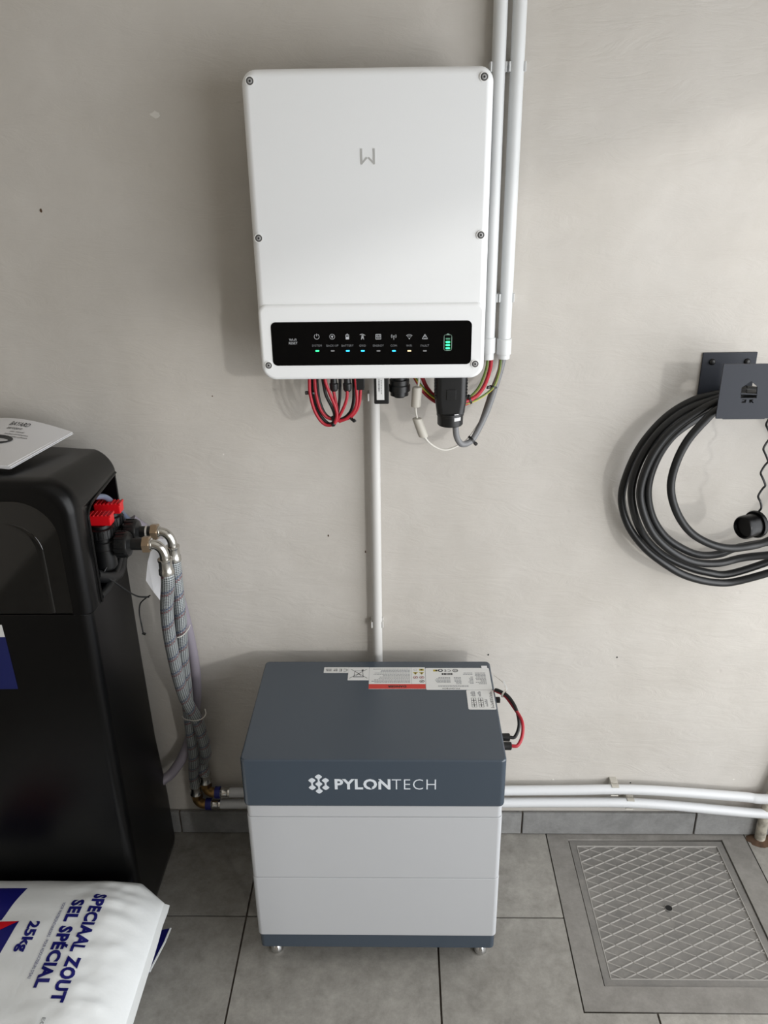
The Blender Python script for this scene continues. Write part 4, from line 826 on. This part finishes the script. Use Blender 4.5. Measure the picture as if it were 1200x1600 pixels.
# thin black sensor wire
sw = thing('sensor_wire', 'thin black wire with a cut zip tie hanging from the softener opening', 'wire', Vector((-0.5479, -0.2, 0.8268)))
MB().tube([Vector((-0.578, -0.205, 0.9495)), Vector((-0.5906, -0.215, 0.9115)), Vector((-0.5993, -0.225, 0.8922)), Vector((-0.5839, -0.215, 0.8678)), Vector((-0.5662, -0.2, 0.8389)), Vector((-0.5502, -0.19, 0.8212)), Vector((-0.5312, -0.18, 0.8141))], .0017, 8, 6).build('wire', M_BLKC, sw)
MB().tube([Vector((-0.5279, -0.18, 0.8186)), Vector((-0.5405, -0.182, 0.8106)), Vector((-0.5508, -0.184, 0.7995)), Vector((-0.5543, -0.186, 0.7791)), Vector((-0.5529, -0.188, 0.7537)), Vector((-0.5521, -0.188, 0.7285))], .0015, 8, 6).build('wire', M_BLKC, sw)
MB().obox(Vector((-0.5505, -0.188, 0.7301)), Vector((.9, 0, -.4)).normalized(), Vector((0, 1, 0)), Vector((.4, 0, .9)).normalized(), .008, .004, .004).build('tie_head', M_BLK, sw)

# ------------------------------------------------------------------ booklet on top of the softener
bk = thing('paper_booklet', 'curled white paper manual lying on top of the black softener', 'booklet', (-.80, -.16, 1.135))
# sheet coordinates: s along the short side (tip -> left), t from the wall side to the front
def sheet(s, t):
    # corner points measured: right back tip, right front tip, left ones continue out of frame
    A = Vector((-.690, -.056, 1.1305)); B = Vector((-.7205, -.282, 1.1385)); d = Vector((-.212, .006, 0))
    p = A+(B-A)*t+d*s
    arch_ = math.sin(min(s*1.25, 1.25)*math.pi*.62)
    p.z += .030*arch_*(1-t)**1.3 + .004*math.sin(s*5)*t
    p.z += .002*(1-s)*(1-t)
    return p
def sheet_mesh(dz0, dz1, ns=18, nt=14, s0=0, s1=1, t0=0, t1=1, k=0.):
    mb = MB(); vs = []; fs = []; n = (ns+1)*(nt+1)
    for top in (1, 0):
        for i in range(ns+1):
            for j in range(nt+1):
                s_, t_ = s0+(s1-s0)*i/ns, t0+(t1-t0)*j/nt; p_ = sheet(s_, t_); p_.z += (dz1 if top else dz0); p_.x += k*.006; p_.y -= k*.002; vs.append(p_)
    for i in range(ns):
        for j in range(nt):
            a = i*(nt+1)+j; q = (a, a+1, a+nt+2, a+nt+1); fs.append(q); fs.append(tuple(n+x for x in q[::-1]))
    def edge(idx):
        for a, b_ in zip(idx[:-1], idx[1:]): fs.append((a, b_, n+b_, n+a))
    edge([i*(nt+1) for i in range(ns+1)]); edge([i*(nt+1)+nt for i in range(ns+1)]); edge(list(range(nt+1))); edge([ns*(nt+1)+j for j in range(nt+1)])
    return mb.add(vs, fs)
for k in range(5): sheet_mesh(k*.0014, k*.0014+.0011, k=(0.3, 1., .5, .8, 0)[k]).build('page', M_PAPER, bk, 60)
def sheet_print(s, sl, sr, t0, h, m_, off=0., name='printed_text'):
    me = text_mesh(s, 1., off=off, ext=0, align='LEFT'); xs_ = [v.co.x for v in me.vertices]; k = (sl-sr)/(max(xs_)-min(xs_))
    for v in me.vertices:
        p_ = sheet(sl-(v.co.x-min(xs_))*k, t0-v.co.y*h/.7); p_.z += .0070+.0006; v.co = p_
    return link(name, me, m_, bk, False)
sheet_print('BAYARD', .505, .325, .115, .080, M_INK, .0); sheet_print('aerozero', .485, .345, .20, .056, M_INK, .0); sheet_print('user manual', .42, .29, .27, .030, M_INK); sheet_print('installation and maintenance', .44, .22, .325, .030, M_INK); sheet_print('guide for water softeners', .45, .20, .375, .030, M_INK)
# dark round picture on the cover, at the frame edge
mb = MB(); n = 24; cs_ = (.46, .46); ring = [sheet(cs_[0]+math.cos(2*math.pi*i/n)*.17, cs_[1]+math.sin(2*math.pi*i/n)*.10)+Vector((0, 0, .0078)) for i in range(n)]
mb.add(ring, [tuple(range(n))]); mb.build('cover_picture', mat('cover_dark_grey', '#3a3b3c', .6), bk, None)
mb = MB(); ring = [sheet(cs_[0]-.02+math.cos(2*math.pi*i/n)*.12, cs_[1]+.015+math.sin(2*math.pi*i/n)*.035)+Vector((0, 0, .0084)) for i in range(n)]
mb.add(ring, [tuple(range(n))]); mb.build('cover_picture', mat('cover_light_grey', '#c9cacc', .6), bk, None)

# ------------------------------------------------------------------ salt bags
class Bag:
    def __init__(s, x0, x1, y0, y1, zc, T, seed, cut=.75): s.cut = cut; s.x0, s.x1, s.y0, s.y1, s.zc, s.T, s.seed = x0, x1, y0, y1, zc, T, seed
    def yb(s, x): return s.y1-max(0., x-(s.x1-.058))*s.cut          # corner of the bag cut on the slant
    def prof(s, x, y):
        u = (x-s.x0)/(s.x1-s.x0); v = min(1., (y-s.y0)/(s.yb(x)-s.y0))
        e = min(max((1-u)/.24, 0), 1); e2 = min(max(u/.2, 0), 1)
        fu = (1-(1-e)**2.2)**.75*(1-(1-e2)**2.2)**.75
        fv = max(0., 1-abs(2*v-1)**3.6)**.5
        return fu*fv
    def wr(s, x, y):
        q = Vector((x*9+s.seed*7.3, y*22, s.seed)); a = mnoise.noise(q)
        u = (x-s.x0)/(s.x1-s.x0); edge = max(0, 1-abs(u-.88)/.2)
        b_ = mnoise.noise(Vector((x*14, y*48+s.seed*3, 2.)))*edge
        c_ = mnoise.noise(Vector((x*30-y*22, y*16+x*11, 5.+s.seed)))*edge
        return a*.0035+b_*.006+c_*.004
    def top(s, x, y):
        p = s.prof(x, y); return s.zc+s.T*p+s.wr(x, y)*min(1, p*1.6)
    def bot(s, x, y): return s.zc-s.T*s.prof(x, y)*.92
    def edge_x(s, x, y):                       # the sealed end bellies back between its corners
        return x
    def mesh(s, nx=110, ny=80):
        vs = []; fs = []; n = (nx+1)*(ny+1)
        def yv(i, j):
            x = s.x0+(s.x1-s.x0)*i/nx; t = j/ny; t = .5-.5*math.cos(math.pi*t)
            u = i/nx; pinch = .0
            return x, s.y0+(s.yb(x)-s.y0)*t
        for top in (1, 0):
            for i in range(nx+1):
                for j in range(ny+1):
                    x, y = yv(i, j); vs.append((x, y, (s.top(x, y)+.0008) if top else (s.bot(x, y)-.0008)))
        for i in range(nx):
            for j in range(ny):
                a = i*(ny+1)+j; q = (a, a+ny+1, a+ny+2, a+1); fs.append(q); fs.append(tuple(n+k for k in q[::-1]))
        def edge(idx):
            for a, b_ in zip(idx[:-1], idx[1:]): fs.append((a, b_, n+b_, n+a))
        edge([i*(ny+1) for i in range(nx+1)]); edge([i*(ny+1)+ny for i in range(nx+1)]); edge(list(range(ny+1))); edge([nx*(ny+1)+j for j in range(ny+1)])
        return MB().add(vs, fs)
B1 = Bag(-1.13, -.523, -.80, -.338, .165, .070, 1.)
B2 = Bag(-1.15, -.562, -.80, -.365, .050, .050, 4., .3)
b2 = thing('salt_bag', 'lower salt bag, mostly hidden, with a navy printed end sticking out', 'bag', (-.85, -.58, 0), 'salt bags')
B2.mesh(60, 40).build('bag_film', M_BAG, b2, 60)
b1 = thing('salt_bag', 'white plastic salt bag with navy lettering lying in front of the black softener', 'bag', (-.85, -.58, .1), 'salt bags')
B1.mesh().build('bag_film', M_BAG, b1, 60)
def seam(Bg, par, x0, x1, y0, y1, z, droop=.0, m_=M_BAG, name='sealed_edge'):
    mb = MB(); vs = []; fs = []; n = 24
    for k in range(n+1):
        y = y0+(y1-y0)*k/n; wv = mnoise.noise(Vector((y*11, Bg.seed, 0)))*.006; ww = mnoise.noise(Vector((y*17, 3+Bg.seed, 0)))*.004
        zz = Bg.zc
        vs += [(x0, y, zz+.0012), (x1+ww, y, z+wv+.0012), (x1+ww, y, z+wv-.0012), (x0, y, zz-.0012)]
    for k in range(n):
        for j in range(4): fs.append((k*4+j, (k+1)*4+j, (k+1)*4+(j+1) % 4, k*4+(j+1) % 4))
    fs += [(0, 1, 2, 3), (n*4+3, n*4+2, n*4+1, n*4)]
    return mb.add(vs, fs).build(name, m_, par, 60)
seam(B1, b1, -.524, -.512, -.80, -.383, .160)
fl = [(-.575, -.368), (-.524, -.365), (-.528, -.400), (-.543, -.470), (-.575, -.500)]
pf = [Vector((x, y, .058+.012*(x+.575)/.05)) for x, y in fl]
mb = MB(); mb.add(pf+[p_-Vector((0, 0, .0016)) for p_ in pf], [tuple(range(5)), tuple(range(5, 10))[::-1]]+[(i, 5+i, 5+(i+1) % 5, (i+1) % 5) for i in range(5)]); s2 = mb.build('sealed_edge', M_NAVY, b2, None); tag(s2, 'navy printed sealed edge')
mb = MB(); q = [pf[1], pf[2], pf[3]]
vs = []
for p_ in q: vs += [p_+Vector((-.0022, 0, .0006)), p_+Vector((.0010, 0, .0006)), p_+Vector((.0010, 0, -.0020)), p_+Vector((-.0022, 0, -.0020))]
mb.add(vs, [(k*4+j, (k+1)*4+j, (k+1)*4+(j+1) % 4, k*4+(j+1) % 4) for k in range(2) for j in range(4)]+[(0, 1, 2, 3), (11, 10, 9, 8)]); mb.build('edge_fold', M_BAG, b2, None)
def bag_text(s, xb, ys_, ye, h, m_, off=0., name='printed_text', space=1.):
    # letters stand up towards +X, line runs towards -Y from ys_ to ye, cap height h
    me = text_mesh(s, 1., off=off, ext=0, align='LEFT', space=space)
    xs_ = [v.co.x for v in me.vertices]; zs_ = [v.co.y for v in me.vertices]; kx = (ys_-ye)/(max(xs_)-min(xs_))
    bm = bmesh.new(); bm.from_mesh(me); bmesh.ops.triangulate(bm, faces=bm.faces[:])
    for _ in range(3):
        le = [e for e in bm.edges if e.calc_length() > .16]
        if le: bmesh.ops.subdivide_edges(bm, edges=le, cuts=1); bmesh.ops.triangulate(bm, faces=[f for f in bm.faces if len(f.verts) > 3])
    bm.to_mesh(me); bm.free()
    # cap height measured on a plain capital
    ref = text_mesh('H', 1., off=off, ext=0, align='LEFT'); hz_ = [v.co.y for v in ref.vertices]; kz = h/(max(hz_)-min(hz_)); zb = min(hz_); bpy.data.meshes.remove(ref)
    for v in me.vertices:
        y = ys_-(v.co.x-min(xs_))*kx; x = xb+(v.co.y-zb)*kz; v.co = (x, y, B1.top(x, y)+.0020)
    return link(name, me, m_, b1, False)
def bag_patch(poly, m_, name='printed_panel', lift=.0014, nn=14):
    # polygon (convex) given in X, Y, subdivided and laid on the film
    bm = bmesh.new(); f = bm.faces.new([bm.verts.new((p_[0], p_[1], 0)) for p_ in poly])
    bmesh.ops.triangulate(bm, faces=bm.faces[:])
    for _ in range(4): bmesh.ops.subdivide_edges(bm, edges=bm.edges[:], cuts=1, use_grid_fill=True)
    for v in bm.verts: v.co.z = B1.top(v.co.x, v.co.y)+lift
    me = bpy.data.meshes.new(name); bm.to_mesh(me); bm.free(); return link(name, me, m_, b1, True)
bag_text('SPECIAAL ZOUT', -.654, -.413, -.662, .026, M_NAVY, .05, space=1.08)
bag_text('SEL SPÉCIAL', -.694, -.432, -.636, .026, M_NAVY, .05, space=1.08)
bag_text("VOOR WATERONTHARDERS - POUR ADOUCISSEURS D'EAU", -.712, -.440, -.618, .0060, M_NAVY, .0)
bag_text('25kg', -.760, -.490, -.560, .022, M_NAVY, .04)
bag_text('E01 - LOT', -.655, -.690, -.76, .006, M_GINK)
bag_patch([(-.96, -.393), (-.808, -.395), (-.822, -.486), (-.96, -.486)], M_NAVY)
bag_patch([(-.96, -.490), (-.783, -.490), (-.789, -.563), (-.96, -.563)], M_NAVY)
bag_patch([(-.96, -.490), (-.783, -.490), (-.862, -.545), (-.96, -.60)][:3]+[(-.96, -.545)], M_BAGR, lift=.0022)
bag_patch([(-.835, -.533), (-.812, -.541), (-.822, -.552), (-.845, -.552)], M_LABEL, lift=.0024)

# ------------------------------------------------------------------ charging cable and its bracket
br = thing('cable_bracket', 'dark grey steel cable holder with a house cut-out screwed to the wall at right', 'cable holder', (.671, -.06, 1.23))
MB().box(.6160, .7265, -.004, -.0004, 1.172, 1.2805, .0015).build('wall_plate', M_ANTH, br)
CX, CZ, FYP = .671, 1.2300, -.120
plt = rrect(.6150, .7265, 1.1760, 1.2840, .0012, 2)
house = [(0.6554, 1.2378), (0.6717, 1.2506), (0.6857, 1.2394), (0.6877, 1.2168), (0.6569, 1.2171)]
zz_ = [(0.66, 1.2145), (0.6687, 1.2144), (0.6683, 1.2109), (0.6676, 1.2075), (0.6594, 1.2076), (0.66, 1.2102), (0.665, 1.2114), (0.665, 1.2127), (0.6601, 1.2127)]
ee_ = [(0.674, 1.2144), (0.682, 1.2143), (0.6815, 1.2125), (0.6799, 1.2118), (0.6836, 1.2074), (0.6804, 1.2074), (0.678, 1.21), (0.6777, 1.2075), (0.6745, 1.2075)]
fp = plate('front_plate', [plt, house, zz_, ee_], .0016, FRONT((0, FYP, 0)), M_ANTH, br)
bar = [(0.6547, 1.2268), (0.6878, 1.2252), (0.6879, 1.2232), (0.6553, 1.2247)]; plate('cutout_bar', [bar], .0016, FRONT((0, FYP, 0)), M_ANTH, fp)
MB().box(.630, .7115, FYP+.0010, -.0035, 1.1735, 1.1765, .0008).build('spool_arm', M_ANTH, br)
for (x, z) in ((.6365, 1.2612), (.7075, 1.2612)): MB().lathe([(0, .0065), (.002, .0065), (.0042, .0048), (.0052, .002)], (x, -.004, z), (0, -1, 0), 14).build('bracket_screw', M_BLK, br)
ch = thing('charging_cable', 'thick black charging cable coiled on the steel holder at right', 'cable', (.68, -.06, .98))
def mirror(pts, cx=.700):                     # far half of a loop beyond the picture edge
    return [Vector((2*cx-p_.x, p_.y, p_.z)) for p_ in reversed(pts)]
loops = [
    [(0.6984, -0.04, 1.2122), (0.648, -0.04, 1.2043), (0.5958, -0.038, 1.189), (0.5455, -0.036, 1.1532), (0.5033, -0.034, 1.0937), (0.4802, -0.033, 1.029), (0.4739, -0.034, 0.9704), (0.4921, -0.04, 0.9125), (0.5276, -0.056, 0.8659), (0.5741, -0.066, 0.8298), (0.6257, -0.064, 0.799), (0.6891, -0.06, 0.7807), (0.7456, -0.058, 0.7834), (0.812, -0.056, 0.81)],
    [(0.6903, -0.062, 1.2098), (0.6406, -0.062, 1.202), (0.5741, -0.062, 1.1725), (0.5304, -0.062, 1.1339), (0.4978, -0.062, 1.0752), (0.4854, -0.06, 1.0103), (0.4952, -0.058, 0.9543), (0.5263, -0.044, 0.8911), (0.5675, -0.04, 0.8463), (0.6169, -0.04, 0.8164), (0.6753, -0.042, 0.7973), (0.7358, -0.042, 0.7942), (0.8159, -0.04, 0.8256)],
    [(0.6816, -0.084, 1.2119), (0.6328, -0.084, 1.2016), (0.5839, -0.082, 1.1717), (0.5415, -0.08, 1.1328), (0.5119, -0.08, 1.0815), (0.4982, -0.078, 1.0173), (0.5071, -0.078, 0.9664), (0.536, -0.076, 0.9096), (0.5793, -0.074, 0.8667), (0.6341, -0.066, 0.8354), (0.6918, -0.062, 0.8292), (0.7462, -0.06, 0.8417), (0.801, -0.058, 0.8695)],
    [(0.6981, -0.048, 1.1944), (0.6475, -0.05, 1.1836), (0.5987, -0.054, 1.1531), (0.5549, -0.062, 1.12), (0.5264, -0.068, 1.0701), (0.5161, -0.07, 1.0104), (0.5315, -0.064, 0.9492), (0.5655, -0.056, 0.8965), (0.6101, -0.044, 0.8598), (0.6585, -0.034, 0.8358), (0.7056, -0.03, 0.8361), (0.7453, -0.03, 0.8524), (0.8075, -0.03, 0.8988)],
    [(0.6753, -0.104, 1.2036), (0.6252, -0.102, 1.1888), (0.6012, -0.1, 1.1637), (0.5728, -0.098, 1.1198), (0.5574, -0.096, 1.0696), (0.5554, -0.094, 1.0197), (0.573, -0.092, 0.9684), (0.6045, -0.09, 0.9232), (0.6426, -0.088, 0.8952), (0.6881, -0.086, 0.8785), (0.7345, -0.084, 0.8792), (0.7866, -0.082, 0.8962)]]
for lp_ in loops:
    pts = [Vector(q) for q in lp_]; far = mirror(pts, pts[0].x if False else .712)
    far = [Vector((p_.x, p_.y-.004, p_.z)) for p_ in far]
    MB().tube([p_ for p_ in pts if p_.x < .80]+[p_ for p_ in far if p_.x > .835 or (p_.z > 1.1 and p_.x > .735)]+[pts[0]], .0084, 14, 7).build('cable_loop', M_BLKC, ch)
# dust cap hanging on its curly cord
cc = Vector((0.7014, -0.135, 0.9483)); ax = Vector((-.86, -.42, -.02)).normalized()
o_ = cc+ax*.006
MB().lathe([(-.006, .004), (-.006, .0185), (0, .0205), (0, .0225), (-.004, .0245), (-.016, .0245), (-.017, .0230), (-.034, .0238), (-.034, .0280), (-.038, .0292), (-.043, .0280), (-.052, .014)], o_, ax, 28).build('dust_cap', M_BLKM, ch)
cordp = []
for k in range(34):
    f = k/33; c_ = Vector((0.7329, -0.122, 0.9697)).lerp(Vector((0.7294, -0.102, 1.1683)), f); cordp.append(c_+Vector((math.sin(f*8*math.pi)*.0058*min(1, f*5), math.cos(f*8*math.pi)*.004, math.sin(f*16*math.pi)*.0018)))
MB().tube(cordp, .0022, 8, 3).build('cap_cord', M_BLK, ch)
bpy.context.view_layer.update()
